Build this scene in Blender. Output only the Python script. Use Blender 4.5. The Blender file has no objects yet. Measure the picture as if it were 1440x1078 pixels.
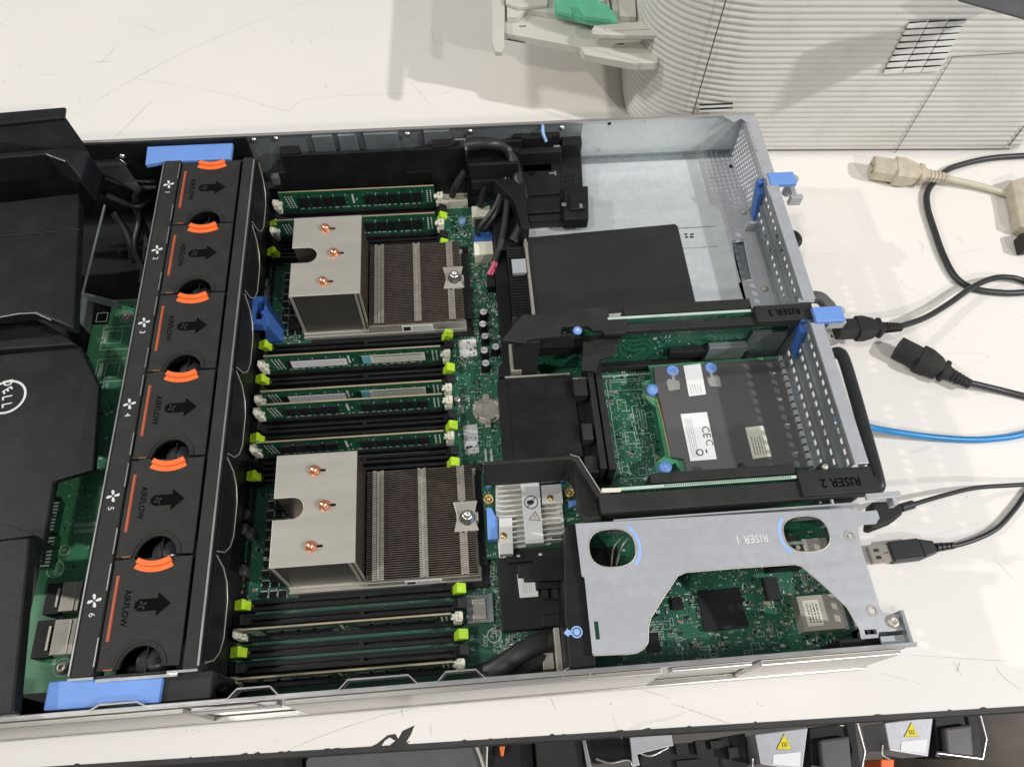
import bpy, math, random
from mathutils import Vector, Matrix
random.seed(7)
C = bpy.context.scene
COL = C.collection
S = 0.001                                  # all shapes are written in millimetres

# ------------------------------------------------------------------ camera
CAM = (0.385083642664363, -0.054794533702488636, 0.5396418490466832)
ROT = (0.49361282072302987, -0.019001005837573318, -0.0794947276254932)
F = 1060.5526070711812
cam_d = bpy.data.cameras.new('camera'); cam = bpy.data.objects.new('camera', cam_d); COL.objects.link(cam)
cam.location = CAM; cam.rotation_euler = ROT
cam_d.sensor_width = 36.0; cam_d.lens = F / 1440 * 36; cam_d.clip_start = 0.01; cam_d.clip_end = 50
C.camera = cam

# ------------------------------------------------------------------ room light
w = bpy.data.worlds.new('World'); C.world = w; w.use_nodes = True
bg = w.node_tree.nodes['Background']; bg.inputs[0].default_value = (0.93, 0.97, 1.0, 1); bg.inputs[1].default_value = 0.25
def lamp(name, d, dist, size, power, col=(1, 1, 1)):
    l = bpy.data.lights.new(name, 'AREA'); l.shape = 'SQUARE'; l.size = size; l.energy = power; l.color = col
    o = bpy.data.objects.new(name, l); COL.objects.link(o)
    v = Vector(d).normalized(); tgt = Vector((0.4, 0.3, 0.0))
    o.location = tgt + v * dist; o.rotation_euler = v.to_track_quat('Z', 'Y').to_euler()
    return o
lamp('ceiling_lamp', (-0.42, -0.30, 1.0), 4.0, 0.4, 38, (1, 0.985, 0.955))
lamp('ceiling_lamp', (0.86, -0.34, 0.78), 3.2, 0.08, 54, (0.99, 0.97, 1.0))
lamp('ceiling_lamp', (0.50, -0.86, 0.80), 3.2, 0.08, 22, (1.0, 0.96, 0.88))
lamp('ceiling_lamp', (-0.92, 0.16, 0.72), 3.2, 0.08, 30, (1.0, 0.97, 0.92))
vs = C.view_settings; vs.view_transform = 'Standard'; vs.look = 'None'; vs.gamma = 1; vs.exposure = 0.07
vs.use_curve_mapping = False
C.cycles.max_bounces = 6; C.cycles.diffuse_bounces = 3; C.cycles.glossy_bounces = 3

# ------------------------------------------------------------------ measuring: photo ray to a plane at real height
_cx, _sx = math.cos(ROT[0]), math.sin(ROT[0]); _cy, _sy = math.cos(ROT[1]), math.sin(ROT[1]); _cz, _sz = math.cos(ROT[2]), math.sin(ROT[2])
RM = (Matrix(((_cz, -_sz, 0), (_sz, _cz, 0), (0, 0, 1))) @ Matrix(((_cy, 0, _sy), (0, 1, 0), (-_sy, 0, _cy))) @ Matrix(((1, 0, 0), (0, _cx, -_sx), (0, _sx, _cx))))
def at(px, py, z):
    d = RM @ Vector(((px - 720) / F, -(py - 539) / F, -1)); t = (z * S - CAM[2]) / d.z
    return ((CAM[0] + t * d.x) / S, (CAM[1] + t * d.y) / S)
def atw(px, py, p, n):                      # ray to a plane through p (mm) with normal n
    d = RM @ Vector(((px - 720) / F, -(py - 539) / F, -1)); c = Vector(CAM) / S; n = Vector(n)
    t = (Vector(p) - c).dot(n) / d.dot(n); return c + d * t
def P(pts, z): return [at(a, b, z) for a, b in pts]

# ------------------------------------------------------------------ materials
def M(name, col, rough=0.5, metal=0.0, var=0.12, ns=60, bump=0.0, bs=900, coat=0.0, spec=0.5, st=None, spangle=0.0, dust=0.0):
    m = bpy.data.materials.new(name); m.use_nodes = True; nt = m.node_tree; N = nt.nodes; L = nt.links
    b = N['Principled BSDF']; b.inputs['Metallic'].default_value = metal; b.inputs['Coat Weight'].default_value = coat
    b.inputs['Specular IOR Level'].default_value = spec
    tc = N.new('ShaderNodeTexCoord'); n = N.new('ShaderNodeTexNoise'); n.inputs['Scale'].default_value = ns; n.inputs['Detail'].default_value = 6
    if st:
        mp = N.new('ShaderNodeMapping'); mp.inputs['Scale'].default_value = st; L.new(tc.outputs['Object'], mp.inputs[0]); L.new(mp.outputs[0], n.inputs['Vector'])
    else: L.new(tc.outputs['Object'], n.inputs['Vector'])
    r = N.new('ShaderNodeValToRGB'); r.color_ramp.elements[0].position = 0.3; r.color_ramp.elements[1].position = 0.7
    r.color_ramp.elements[0].color = tuple(c * (1 - var) for c in col) + (1,)
    r.color_ramp.elements[1].color = tuple(min(1, c * (1 + var)) for c in col) + (1,)
    L.new(n.outputs[0], r.inputs[0]); last = r.outputs[0]
    if spangle:                                # zinc crystals
        vo = N.new('ShaderNodeTexVoronoi'); vo.inputs['Scale'].default_value = 230; L.new(tc.outputs['Object'], vo.inputs['Vector'])
        bw = N.new('ShaderNodeMapRange'); bw.inputs[3].default_value = 1 - spangle; bw.inputs[4].default_value = 1 + spangle; L.new(vo.outputs['Color'], bw.inputs[0])
        mm = N.new('ShaderNodeVectorMath'); mm.operation = 'SCALE'; L.new(last, mm.inputs[0]); L.new(bw.outputs[0], mm.inputs['Scale']); last = mm.outputs[0]
    if dust:                                   # settled dust and faint wiping marks
        nd = N.new('ShaderNodeTexNoise'); nd.inputs['Scale'].default_value = 28; nd.inputs['Detail'].default_value = 9; nd.inputs['Roughness'].default_value = 0.75; L.new(tc.outputs['Object'], nd.inputs['Vector'])
        dr = N.new('ShaderNodeMapRange'); dr.inputs[1].default_value = 0.48; dr.inputs[2].default_value = 0.72; dr.inputs[4].default_value = dust; L.new(nd.outputs[0], dr.inputs[0])
        ns2 = N.new('ShaderNodeTexVoronoi'); ns2.inputs['Scale'].default_value = 260; L.new(tc.outputs['Object'], ns2.inputs['Vector'])
        sp = N.new('ShaderNodeMath'); sp.operation = 'LESS_THAN'; sp.inputs[1].default_value = 0.09; L.new(ns2.outputs['Distance'], sp.inputs[0])
        sm_ = N.new('ShaderNodeMath'); sm_.operation = 'MULTIPLY_ADD'; sm_.inputs[1].default_value = dust * 1.3; L.new(sp.outputs[0], sm_.inputs[0]); L.new(dr.outputs[0], sm_.inputs[2])
        mx = N.new('ShaderNodeMixRGB'); mx.inputs[2].default_value = (0.20, 0.19, 0.17, 1); L.new(sm_.outputs[0], mx.inputs[0]); L.new(last, mx.inputs[1]); last = mx.outputs[0]
    L.new(last, b.inputs['Base Color'])
    mr = N.new('ShaderNodeMapRange'); mr.inputs[3].default_value = max(0.02, rough * 0.85); mr.inputs[4].default_value = min(1, rough * 1.15)
    L.new(n.outputs[0], mr.inputs[0]); L.new(mr.outputs[0], b.inputs['Roughness'])
    if bump:
        n2 = N.new('ShaderNodeTexNoise'); n2.inputs['Scale'].default_value = bs; n2.inputs['Detail'].default_value = 2
        L.new(tc.outputs['Object'], n2.inputs['Vector'])
        bp = N.new('ShaderNodeBump'); bp.inputs['Strength'].default_value = bump; bp.inputs['Distance'].default_value = 0.0004
        L.new(n2.outputs[0], bp.inputs['Height']); L.new(bp.outputs[0], b.inputs['Normal'])
    return m
blk = M('black_plastic', (0.010, 0.010, 0.011), 0.45, bump=0.25, bs=1500, spec=0.32, dust=0.05)
blk2 = M('matt_black_plastic', (0.024, 0.0238, 0.023), 0.6, bump=0.5, bs=1800, spec=0.28, dust=0.07)
blkd = M('deep_black', (0.006, 0.006, 0.007), 0.6)
shr = M('shroud_black_plastic', (0.009, 0.0095, 0.011), 0.42, bump=0.3, bs=1300, spec=0.3, dust=0.05)
sleeve = M('cable_sleeve', (0.02, 0.02, 0.02), 0.6, bump=0.8, bs=1200)
cabm = M('black_cable_rubber', (0.022, 0.023, 0.024), 0.4)
galv = M('galvanised_steel', (0.62, 0.655, 0.66), 0.42, 0.4, var=0.06, ns=10, st=(1, 14, 1), spangle=0.05, dust=0.08)
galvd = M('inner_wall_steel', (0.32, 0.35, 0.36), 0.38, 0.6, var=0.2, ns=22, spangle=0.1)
steel = M('zinc_steel', (0.49, 0.50, 0.522), 0.40, 0.35, var=0.035, ns=9, bump=0.1, bs=500, st=(1, 12, 1), spangle=0.05, dust=0.06)
rail = M('rail_steel', (0.60, 0.58, 0.54), 0.3, 0.8, var=0.1, ns=12)
chrome = M('bright_steel', (0.62, 0.61, 0.59), 0.3, 0.95, var=0.1)
nick = M('nickel_plate', (0.50, 0.47, 0.41), 0.38, 0.45, var=0.05, ns=22, st=(1, 5, 1), bump=0.1, bs=700, dust=0.12)
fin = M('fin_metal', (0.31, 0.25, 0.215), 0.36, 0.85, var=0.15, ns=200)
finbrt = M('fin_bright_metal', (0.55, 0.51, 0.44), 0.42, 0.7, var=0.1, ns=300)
alum = M('raw_aluminium', (0.80, 0.79, 0.75), 0.45, 0.3, var=0.05)
copper = M('copper', (0.80, 0.38, 0.24), 0.28, 0.9, var=0.15, ns=400)
gold = M('gold_contact', (0.65, 0.48, 0.22), 0.35, 0.8)
orange = M('orange_plastic', (0.86, 0.17, 0.035), 0.45, var=0.05)
orange2 = M('orange_line', (0.42, 0.10, 0.04), 0.5)
blue = M('blue_plastic', (0.155, 0.31, 0.71), 0.5, var=0.05, dust=0.08)
blue2 = M('dark_blue_plastic', (0.05, 0.14, 0.42), 0.45, var=0.06)
paleblue = M('pale_blue_print', (0.30, 0.47, 0.82), 0.5)
lime = M('lime_plastic', (0.46, 0.72, 0.03), 0.42, var=0.1, ns=300)
ivory = M('ivory_plastic', (0.74, 0.72, 0.58), 0.5, var=0.06)
white = M('white_label_paper', (0.86, 0.86, 0.85), 0.6, var=0.02)
cream = M('cream_label_paper', (0.70, 0.70, 0.58), 0.6, var=0.03)
ink = M('black_ink', (0.02, 0.02, 0.02), 0.7)
greyink = M('grey_ink', (0.28, 0.28, 0.28), 0.7)
silk = M('silkscreen_ink', (0.60, 0.72, 0.63), 0.6)
silkw = M('white_print', (0.70, 0.70, 0.68), 0.6)
emb = M('moulded_mark', (0.003, 0.003, 0.003), 0.8, spec=0.08)
yell = M('warning_yellow', (0.85, 0.72, 0.02), 0.5)
teal = M('teal_label_patch', (0.16, 0.46, 0.50), 0.5)
pink = M('pink_wire', (0.75, 0.10, 0.22), 0.4)
netb = M('blue_network_cable', (0.02, 0.22, 0.50), 0.35)
beige = M('beige_plug_rubber', (0.50, 0.44, 0.34), 0.6, var=0.18, ns=90)
beigec = M('beige_cable_rubber', (0.52, 0.49, 0.37), 0.5, var=0.08)
prn = M('printer_grey_plastic', (0.66, 0.645, 0.60), 0.5, var=0.045, ns=9, dust=0.16)
prn2 = M('printer_tray_plastic', (0.56, 0.545, 0.48), 0.45, var=0.05, ns=30)
prnl = M('vent_light_plastic', (0.78, 0.78, 0.75), 0.5)
dgrey = M('dark_grey_plastic', (0.10, 0.10, 0.10), 0.5)
green = M('mint_green_plastic', (0.14, 0.52, 0.33), 0.42)
nicg = M('card_grey_film', (0.105, 0.102, 0.102), 0.36, var=0.05)
capm = M('capacitor_top', (0.66, 0.62, 0.64), 0.35, 0.3, var=0.2, ns=600)
lcd = M('hub_grey', (0.09, 0.09, 0.10), 0.25)
tan = M('tan_component', (0.30, 0.24, 0.15), 0.5)
slotm = M('slot_black', (0.012, 0.012, 0.012), 0.3, bump=0.3, bs=900)
brown = M('brown_cardboard', (0.16, 0.11, 0.07), 0.8, var=0.3, ns=20)
floorm = M('floor_dark_concrete', (0.12, 0.11, 0.10), 0.8, var=0.3, ns=8)
edgem = M('table_edge_band', (0.03, 0.028, 0.026), 0.6, var=0.4, ns=50)
scrm = M('scratch_grey', (0.52, 0.50, 0.46), 0.6, var=0.3, ns=300)
chipm = M('dark_chip', (0.013, 0.013, 0.015), 0.4)

def pcb_material(name, base, hi, sc=1.0, amt=0.7):
    m = bpy.data.materials.new(name); m.use_nodes = True; nt = m.node_tree; N = nt.nodes; L = nt.links
    b = N['Principled BSDF']; tc = N.new('ShaderNodeTexCoord'); b.inputs['Roughness'].default_value = 0.4
    br = N.new('ShaderNodeTexBrick'); br.inputs['Scale'].default_value = 210 * sc; br.inputs['Mortar Size'].default_value = 0.06
    br.inputs['Brick Width'].default_value = 2.4; br.inputs['Row Height'].default_value = 0.22; br.inputs['Color1'].default_value = base + (1,)
    br.inputs['Color2'].default_value = tuple(c * 1.35 for c in base) + (1,); br.inputs['Mortar'].default_value = hi + (1,)
    ns = N.new('ShaderNodeTexNoise'); ns.inputs['Scale'].default_value = 22; ns.inputs['Detail'].default_value = 1
    mp = N.new('ShaderNodeVectorMath'); mp.operation = 'MULTIPLY_ADD'; mp.inputs[1].default_value = (0.03,) * 3
    L.new(tc.outputs['Object'], ns.inputs['Vector']); L.new(ns.outputs[1], mp.inputs[0]); L.new(tc.outputs['Object'], mp.inputs[2])
    L.new(mp.outputs[0], br.inputs['Vector'])
    vo = N.new('ShaderNodeTexVoronoi'); vo.inputs['Scale'].default_value = 330 * sc; L.new(tc.outputs['Object'], vo.inputs['Vector'])
    lt = N.new('ShaderNodeMath'); lt.operation = 'LESS_THAN'; lt.inputs[1].default_value = 0.17; L.new(vo.outputs['Distance'], lt.inputs[0])
    n3 = N.new('ShaderNodeTexNoise'); n3.inputs['Scale'].default_value = 45; L.new(tc.outputs['Object'], n3.inputs['Vector'])
    gt = N.new('ShaderNodeMath'); gt.operation = 'GREATER_THAN'; gt.inputs[1].default_value = 0.52; L.new(n3.outputs[0], gt.inputs[0])
    ml = N.new('ShaderNodeMath'); ml.operation = 'MULTIPLY'; L.new(lt.outputs[0], ml.inputs[0]); L.new(gt.outputs[0], ml.inputs[1])
    mx0 = N.new('ShaderNodeMixRGB'); mx0.inputs[0].default_value = amt; mx0.inputs[1].default_value = base + (1,); L.new(br.outputs[0], mx0.inputs[2])
    mx = N.new('ShaderNodeMixRGB'); mx.inputs[2].default_value = (0.22, 0.32, 0.24, 1); L.new(ml.outputs[0], mx.inputs[0]); L.new(mx0.outputs[0], mx.inputs[1])
    L.new(mx.outputs[0], b.inputs['Base Color'])
    return m
pcb = pcb_material('circuit_board_green', (0.011, 0.085, 0.048), (0.045, 0.21, 0.12))
pcbd = pcb_material('module_board_green', (0.008, 0.070, 0.036), (0.02, 0.12, 0.06), 0.8, 0.5)
pcbl = pcb_material('light_board_green', (0.035, 0.22, 0.10), (0.13, 0.36, 0.20), 1.0, 0.8)
pcbedge = M('board_edge', (0.34, 0.27, 0.17), 0.6)
pcbpale = M('board_edge_pale', (0.50, 0.62, 0.52), 0.5)

def table_material():
    m = bpy.data.materials.new('white_worktop_laminate'); m.use_nodes = True; nt = m.node_tree; N = nt.nodes; L = nt.links
    b = N['Principled BSDF']; tc = N.new('ShaderNodeTexCoord'); b.inputs['Roughness'].default_value = 0.42
    def noise(sc, det, vec=None):
        n = N.new('ShaderNodeTexNoise'); n.inputs['Scale'].default_value = sc; n.inputs['Detail'].default_value = det
        L.new(vec or tc.outputs['Object'], n.inputs['Vector']); return n
    def ramp(src, p0, p1, c0, c1):
        r = N.new('ShaderNodeValToRGB'); e = r.color_ramp.elements; e[0].position = p0; e[1].position = p1; e[0].color = c0; e[1].color = c1
        L.new(src, r.inputs[0]); return r
    n1 = noise(3.5, 6); r1 = ramp(n1.outputs[0], 0.3, 0.72, (0.84, 0.80, 0.755, 1), (0.765, 0.735, 0.68, 1))
    n2 = noise(90, 4); r2 = ramp(n2.outputs[0], 0.70, 0.80, (1, 1, 1, 1), (0.70, 0.68, 0.64, 1))
    # fine scratches: distance to the lines of a strongly stretched, bent noise
    last = r1
    mul = N.new('ShaderNodeMixRGB'); mul.blend_type = 'MULTIPLY'; mul.inputs[0].default_value = 0.45
    L.new(r1.outputs[0], mul.inputs[1]); L.new(r2.outputs[0], mul.inputs[2]); last = mul
    for ang, sc, th in ((0.5, (9, 95, 1), 0.0016), (-0.9, (6, 70, 1), 0.0018), (1.4, (12, 120, 1), 0.0016)):
        mp = N.new('ShaderNodeMapping'); mp.inputs['Rotation'].default_value = (0, 0, ang); mp.inputs['Scale'].default_value = (sc[0] * 0.35, sc[1] * 0.12, 1)
        L.new(tc.outputs['Object'], mp.inputs[0]); nn = noise(1.0, 1.5, mp.outputs[0])
        sb = N.new('ShaderNodeMath'); sb.operation = 'SUBTRACT'; sb.inputs[1].default_value = 0.5; L.new(nn.outputs[0], sb.inputs[0])
        ab = N.new('ShaderNodeMath'); ab.operation = 'ABSOLUTE'; L.new(sb.outputs[0], ab.inputs[0])
        ls = N.new('ShaderNodeMath'); ls.operation = 'LESS_THAN'; ls.inputs[1].default_value = th; L.new(ab.outputs[0], ls.inputs[0])
        n4 = noise(14, 2); g = N.new('ShaderNodeMath'); g.operation = 'GREATER_THAN'; g.inputs[1].default_value = 0.58; L.new(n4.outputs[0], g.inputs[0])
        ml = N.new('ShaderNodeMath'); ml.operation = 'MULTIPLY'; L.new(ls.outputs[0], ml.inputs[0]); L.new(g.outputs[0], ml.inputs[1])
        m3 = N.new('ShaderNodeMath'); m3.operation = 'MULTIPLY'; m3.inputs[1].default_value = 0.16; L.new(ml.outputs[0], m3.inputs[0])
        mx = N.new('ShaderNodeMixRGB'); mx.inputs[2].default_value = (0.34, 0.32, 0.30, 1)
        L.new(m3.outputs[0], mx.inputs[0]); L.new(last.outputs[0], mx.inputs[1]); last = mx
    L.new(last.outputs[0], b.inputs['Base Color'])
    return m
tablem = table_material()

# ------------------------------------------------------------------ mesh helpers (millimetres)
_font = {}
def font_mesh(s, bold=0.0):
    if s not in _font:
        cu = bpy.data.curves.new('t', 'FONT'); cu.body = s; cu.align_x = 'CENTER'; cu.align_y = 'CENTER'; cu.resolution_u = 2; cu.offset = 0.022 if s in ('D', 'E', 'L', 'RISER 2', 'RISER 3', 'AIRFLOW') else 0.0
        o = bpy.data.objects.new('t', cu); me = bpy.data.meshes.new_from_object(o)
        _font[s] = ([tuple(v.co) for v in me.vertices], [tuple(p.vertices) for p in me.polygons])
        bpy.data.objects.remove(o); bpy.data.curves.remove(cu); bpy.data.meshes.remove(me)
    return _font[s]
def plate_mesh(outline, holes, th):
    """flat plate with real holes, thickness th, lying in xy, top at z=0"""
    cu = bpy.data.curves.new('p', 'CURVE'); cu.dimensions = '2D'; cu.fill_mode = 'BOTH'; cu.extrude = th / 2
    for loop in [outline] + list(holes):
        sp = cu.splines.new('POLY'); sp.points.add(len(loop) - 1)
        for i, q in enumerate(loop): sp.points[i].co = (q[0], q[1], 0, 1)
        sp.use_cyclic_u = True
    o = bpy.data.objects.new('p', cu); me = bpy.data.meshes.new_from_object(o)
    r = ([(v.co.x, v.co.y, v.co.z - th / 2) for v in me.vertices], [tuple(p.vertices) for p in me.polygons])
    bpy.data.objects.remove(o); bpy.data.curves.remove(cu); bpy.data.meshes.remove(me)
    return r
def circle(cx, cy, rx, ry=None, n=24, a0=0.0):
    ry = ry or rx
    return [(cx + rx * math.cos(a0 + 2 * math.pi * i / n), cy + ry * math.sin(a0 + 2 * math.pi * i / n)) for i in range(n)]
def spline(pts, k=8):
    out = []; n = len(pts)
    for i in range(n - 1):
        p0, p1, p2, p3 = [Vector(pts[max(0, min(n - 1, j))]) for j in (i - 1, i, i + 1, i + 2)]
        for s in range(k):
            t = s / k
            out.append(0.5 * ((2 * p1) + (-p0 + p2) * t + (2 * p0 - 5 * p1 + 4 * p2 - p3) * t * t + (-p0 + 3 * p1 - 3 * p2 + p3) * t ** 3))
    out.append(Vector(pts[-1])); return out
class MB:
    def __init__(s): s.v = []; s.f = []; s.m = []; s.s = []
    def add(s, v, f, m=0, smooth=False, T=None):
        o = len(s.v)
        s.v += [tuple(T @ Vector(q)) if T else tuple(q) for q in v]
        for q in f: s.f.append(tuple(i + o for i in q)); s.m.append(m); s.s.append(smooth)
        return s
    def box(s, x0, y0, z0, x1, y1, z1, m=0, T=None):
        if x0 > x1: x0, x1 = x1, x0
        if y0 > y1: y0, y1 = y1, y0
        v = [(x0, y0, z0), (x1, y0, z0), (x1, y1, z0), (x0, y1, z0), (x0, y0, z1), (x1, y0, z1), (x1, y1, z1), (x0, y1, z1)]
        return s.add(v, [(0, 3, 2, 1), (4, 5, 6, 7), (0, 1, 5, 4), (1, 2, 6, 5), (2, 3, 7, 6), (3, 0, 4, 7)], m, False, T)
    def hexa(s, bot, top, m=0):
        return s.add(list(bot) + list(top), [(0, 3, 2, 1), (4, 5, 6, 7), (0, 1, 5, 4), (1, 2, 6, 5), (2, 3, 7, 6), (3, 0, 4, 7)], m)
    def prism(s, pts, z0, z1, m=0, T=None):
        a = sum(pts[i][0] * pts[(i + 1) % len(pts)][1] - pts[(i + 1) % len(pts)][0] * pts[i][1] for i in range(len(pts)))
        if a < 0: pts = pts[::-1]
        n = len(pts); v = [(p[0], p[1], z0) for p in pts] + [(p[0], p[1], z1) for p in pts]
        f = [tuple(range(n - 1, -1, -1)), tuple(range(n, 2 * n))] + [(i, (i + 1) % n, n + (i + 1) % n, n + i) for i in range(n)]
        return s.add(v, f, m, False, T)
    def cyl(s, cx, cy, z0, z1, r, m=0, n=20, r2=None, T=None, smooth=True):
        r2 = r if r2 is None else r2
        v = [(cx + r * math.cos(2 * math.pi * i / n), cy + r * math.sin(2 * math.pi * i / n), z0) for i in range(n)]
        v += [(cx + r2 * math.cos(2 * math.pi * i / n), cy + r2 * math.sin(2 * math.pi * i / n), z1) for i in range(n)]
        s.add(v, [tuple(range(n - 1, -1, -1)), tuple(range(n, 2 * n))], m, False, T)
        return s.add(v, [(i, (i + 1) % n, n + (i + 1) % n, n + i) for i in range(n)], m, smooth, T)
    def lathe(s, cx, cy, prof, m=0, n=20, T=None):
        v = []; f = []
        for r, z in prof: v += [(cx + r * math.cos(2 * math.pi * i / n), cy + r * math.sin(2 * math.pi * i / n), z) for i in range(n)]
        for k in range(len(prof) - 1):
            for i in range(n): f.append((k * n + i, k * n + (i + 1) % n, (k + 1) * n + (i + 1) % n, (k + 1) * n + i))
        return s.add(v, f, m, True, T)
    def tube(s, pts, r, m=0, n=10, k=8, smooth=True, flat=None):
        ps = spline(pts, k) if k else [Vector(p) for p in pts]; v = []; up = Vector((0, 0, 1))
        for i, p in enumerate(ps):
            d = (ps[min(i + 1, len(ps) - 1)] - ps[max(i - 1, 0)]).normalized()
            a = d.cross(up)
            if a.length < 0.05: a = d.cross(Vector((0, 1, 0)))
            a.normalize(); b = a.cross(d); rr = r(i / (len(ps) - 1)) if callable(r) else r
            ry = rr if flat is None else rr * flat
            for j in range(n):
                t = 2 * math.pi * j / n; v.append(p + a * rr * math.cos(t) + b * ry * math.sin(t))
        f = [(i * n + j, i * n + (j + 1) % n, (i + 1) * n + (j + 1) % n, (i + 1) * n + j) for i in range(len(ps) - 1) for j in range(n)]
        s.add(v, f, m, smooth)
        return s.add(v, [tuple(range(n - 1, -1, -1)), tuple(range(len(v) - n, len(v)))], m)
    def plate(s, outline, holes, z, th, m=0, T=None):
        v, f = plate_mesh(outline, holes, th); Z = Matrix.Translation((0, 0, z))
        return s.add(v, f, m, False, (T @ Z) if T else Z)
    def text(s, t, x, y, z, size, ang=0, m=0, T=None, sx=1.0):
        v, f = font_mesh(t)
        Q = Matrix.Translation((x, y, z)) @ Matrix.Rotation(math.radians(ang), 4, 'Z') @ Matrix.Diagonal((size * sx, size, 1, 1))
        return s.add(v, f, m, False, (T @ Q) if T else Q)
    def ring(s, cx, cy, z, r0, r1, m=0, n=28, a0=0, a1=360, th=0.25, T=None):
        A = [math.radians(a0 + (a1 - a0) * i / n) for i in range(n + 1)]
        if a1 - a0 >= 360:
            return s.plate(circle(cx, cy, r1, n=n), [circle(cx, cy, r0, n=n)], z + th, th, m, T)
        pts = [(cx + r1 * math.cos(a), cy + r1 * math.sin(a)) for a in A] + [(cx + r0 * math.cos(a), cy + r0 * math.sin(a)) for a in reversed(A)]
        return s.prism(pts, z, z + th, m, T)
    def build(s, name, mats, parent=None, bev=0, seg=2, ang=40):
        if not isinstance(mats, (list, tuple)): mats = [mats]
        off = WL[parent.name] if parent else Vector((0, 0, 0))
        me = bpy.data.meshes.new(name); me.from_pydata([((Vector(q) - off) * S)[:] for q in s.v], [], s.f)
        for m in mats: me.materials.append(m)
        me.polygons.foreach_set('material_index', s.m); me.polygons.foreach_set('use_smooth', s.s); me.update()
        o = bpy.data.objects.new(name, me); COL.objects.link(o)
        if parent: o.parent = parent
        WL[o.name] = off
        if bev:
            b = o.modifiers.new('edge', 'BEVEL'); b.width = bev * S; b.segments = seg; b.limit_method = 'ANGLE'; b.angle_limit = math.radians(ang)
            b.use_clamp_overlap = True
        return o
WL = {}
def tag(o, label, cat, group=None):
    o['label'] = label; o['category'] = cat
    if group: o['group'] = group
    return o
def thing(name, label, cat, loc, group=None):
    o = bpy.data.objects.new(name, None); COL.objects.link(o); o.location = Vector(loc) * S
    WL[o.name] = Vector(loc); o.empty_display_size = 0.01
    return tag(o, label, cat, group)
def dup(root, loc, label, rz=None):
    r = root.copy(); COL.objects.link(r); r.location = Vector(loc) * S; r['label'] = label
    if rz is not None: r.rotation_euler = (0, 0, rz)
    WL[r.name] = Vector(loc)
    for ch in root.children:
        c = ch.copy(); COL.objects.link(c); c.parent = r
        for g in ch.children:
            d = g.copy(); COL.objects.link(d); d.parent = c
    return r
def bx(px0, py0, px1, py1, z1, z0, mb, m=0):  # box whose top face spans two measured corners
    a = at(px0, py0, z1); b = at(px1, py1, z1); return mb.box(a[0], b[1], z0, b[0], a[1], z1, m)
def RT(x, y, z, ang): return Matrix.Translation((x, y, z)) @ Matrix.Rotation(math.radians(ang), 4, 'Z')
def lines(mb, x0, y0, x1, y1, z, n, m=0, vertical=False, h=0.28):  # rows of tiny print, too small to read
    for i in range(n):
        if vertical:
            x = x0 + (x1 - x0) * (i + 0.5) / n; y = y0
            while y < y1 - 0.5:
                l = random.uniform(0.4, 1.6); mb.box(x - h / 2, y, z, x + h / 2, min(y + l, y1), z + 0.05, m); y += l + random.uniform(0.3, 0.8)
        else:
            y = y0 + (y1 - y0) * (i + 0.5) / n; x = x0
            while x < x1 - 0.5:
                l = random.uniform(0.4, 1.6); mb.box(x, y - h / 2, z, min(x + l, x1), y + h / 2, z + 0.05, m); x += l + random.uniform(0.3, 0.8)

# ================================================================== SETTING
f = MB().box(-1500, -1500, -760, 2500, 2500, -750).build('floor', floorm); f['kind'] = 'structure'
tt = thing('work_table', 'long white worktop with scratches and a chipped black front edge', 'table', (400, 500, -750))
eL, eR = (-700, -1.5), (1500, -50.6)       # front edge line
t = MB().prism([eL, eR, (1500, 1500), (-700, 1500)], -22, 0)
t.build('tabletop', tablem, tt)
e = MB().prism([(eL[0], eL[1] - 3.2), (eR[0], eR[1] - 3.2), (eR[0], eR[1] - 0.05), (eL[0], eL[1] - 0.05)], -23, 0.3)
for i in range(34):                          # nibbled chips along the edge band
    x = random.uniform(-100, 800); yy = eL[1] + (x - eL[0]) / 2200 * (eR[1] - eL[1])
    wd = random.uniform(1, 7); e.prism([(x, yy - 0.1), (x + wd, yy - 0.1), (x + wd * .7, yy + random.uniform(.2, .9)), (x + wd * .3, yy + random.uniform(.2, .8))], 0.02, 0.15)
# the torn patch of laminate
for poly in ([(515, 1052), (530, 1045), (545, 1033), (556, 1031), (560, 1038), (566, 1027), (583, 1019), (578, 1032), (571, 1043), (577, 1041), (566, 1051), (551, 1053), (549, 1046), (556, 1041), (548, 1036), (541, 1041), (534, 1052)],):
    e.prism(P(poly, 0.1), 0.02, 0.12)
e.build('edge_band', edgem, tt)
sc = MB()
def scratch(pts, wd=0.35):
    q = spline([(*at(a, b, 0.1), 0.06) for a, b in pts], 6)
    L, R = [], []
    for i, p in enumerate(q):
        d = (q[min(i + 1, len(q) - 1)] - q[max(i - 1, 0)]).normalized(); nrm = Vector((-d.y, d.x, 0)); ww = wd * (0.25 + 0.75 * math.sin(math.pi * i / (len(q) - 1))) * random.uniform(.6, 1.2) / 2
        L.append(p + nrm * ww); R.append(p - nrm * ww)
    n = len(q); sc.add(L + R, [(i, i + 1, n + i + 1, n + i) for i in range(n - 1)])
scratch([(100, 165), (190, 110), (300, 55), (440, 0)], 0.5)
scratch([(165, 108), (240, 118), (330, 135), (400, 155), (430, 140), (520, 133), (640, 130)], 0.4)
scratch([(125, 88), (160, 86)], 0.6); scratch([(135, 95), (155, 75), (162, 62)], 0.4); scratch([(160, 195), (190, 165), (215, 140)], 0.6)
scratch([(400, 1056), (450, 1035), (540, 1005), (640, 985)], 0.4); scratch([(563, 992), (567, 1008)], 0.6); scratch([(606, 1015), (606, 1035)], 0.6)
scratch([(774, 980), (783, 999)], 0.5); scratch([(1340, 928), (1352, 948)], 0.6); scratch([(1400, 935), (1410, 950), (1440, 972)], 0.6); scratch([(1345, 945), (1350, 930)], 0.7)
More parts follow.
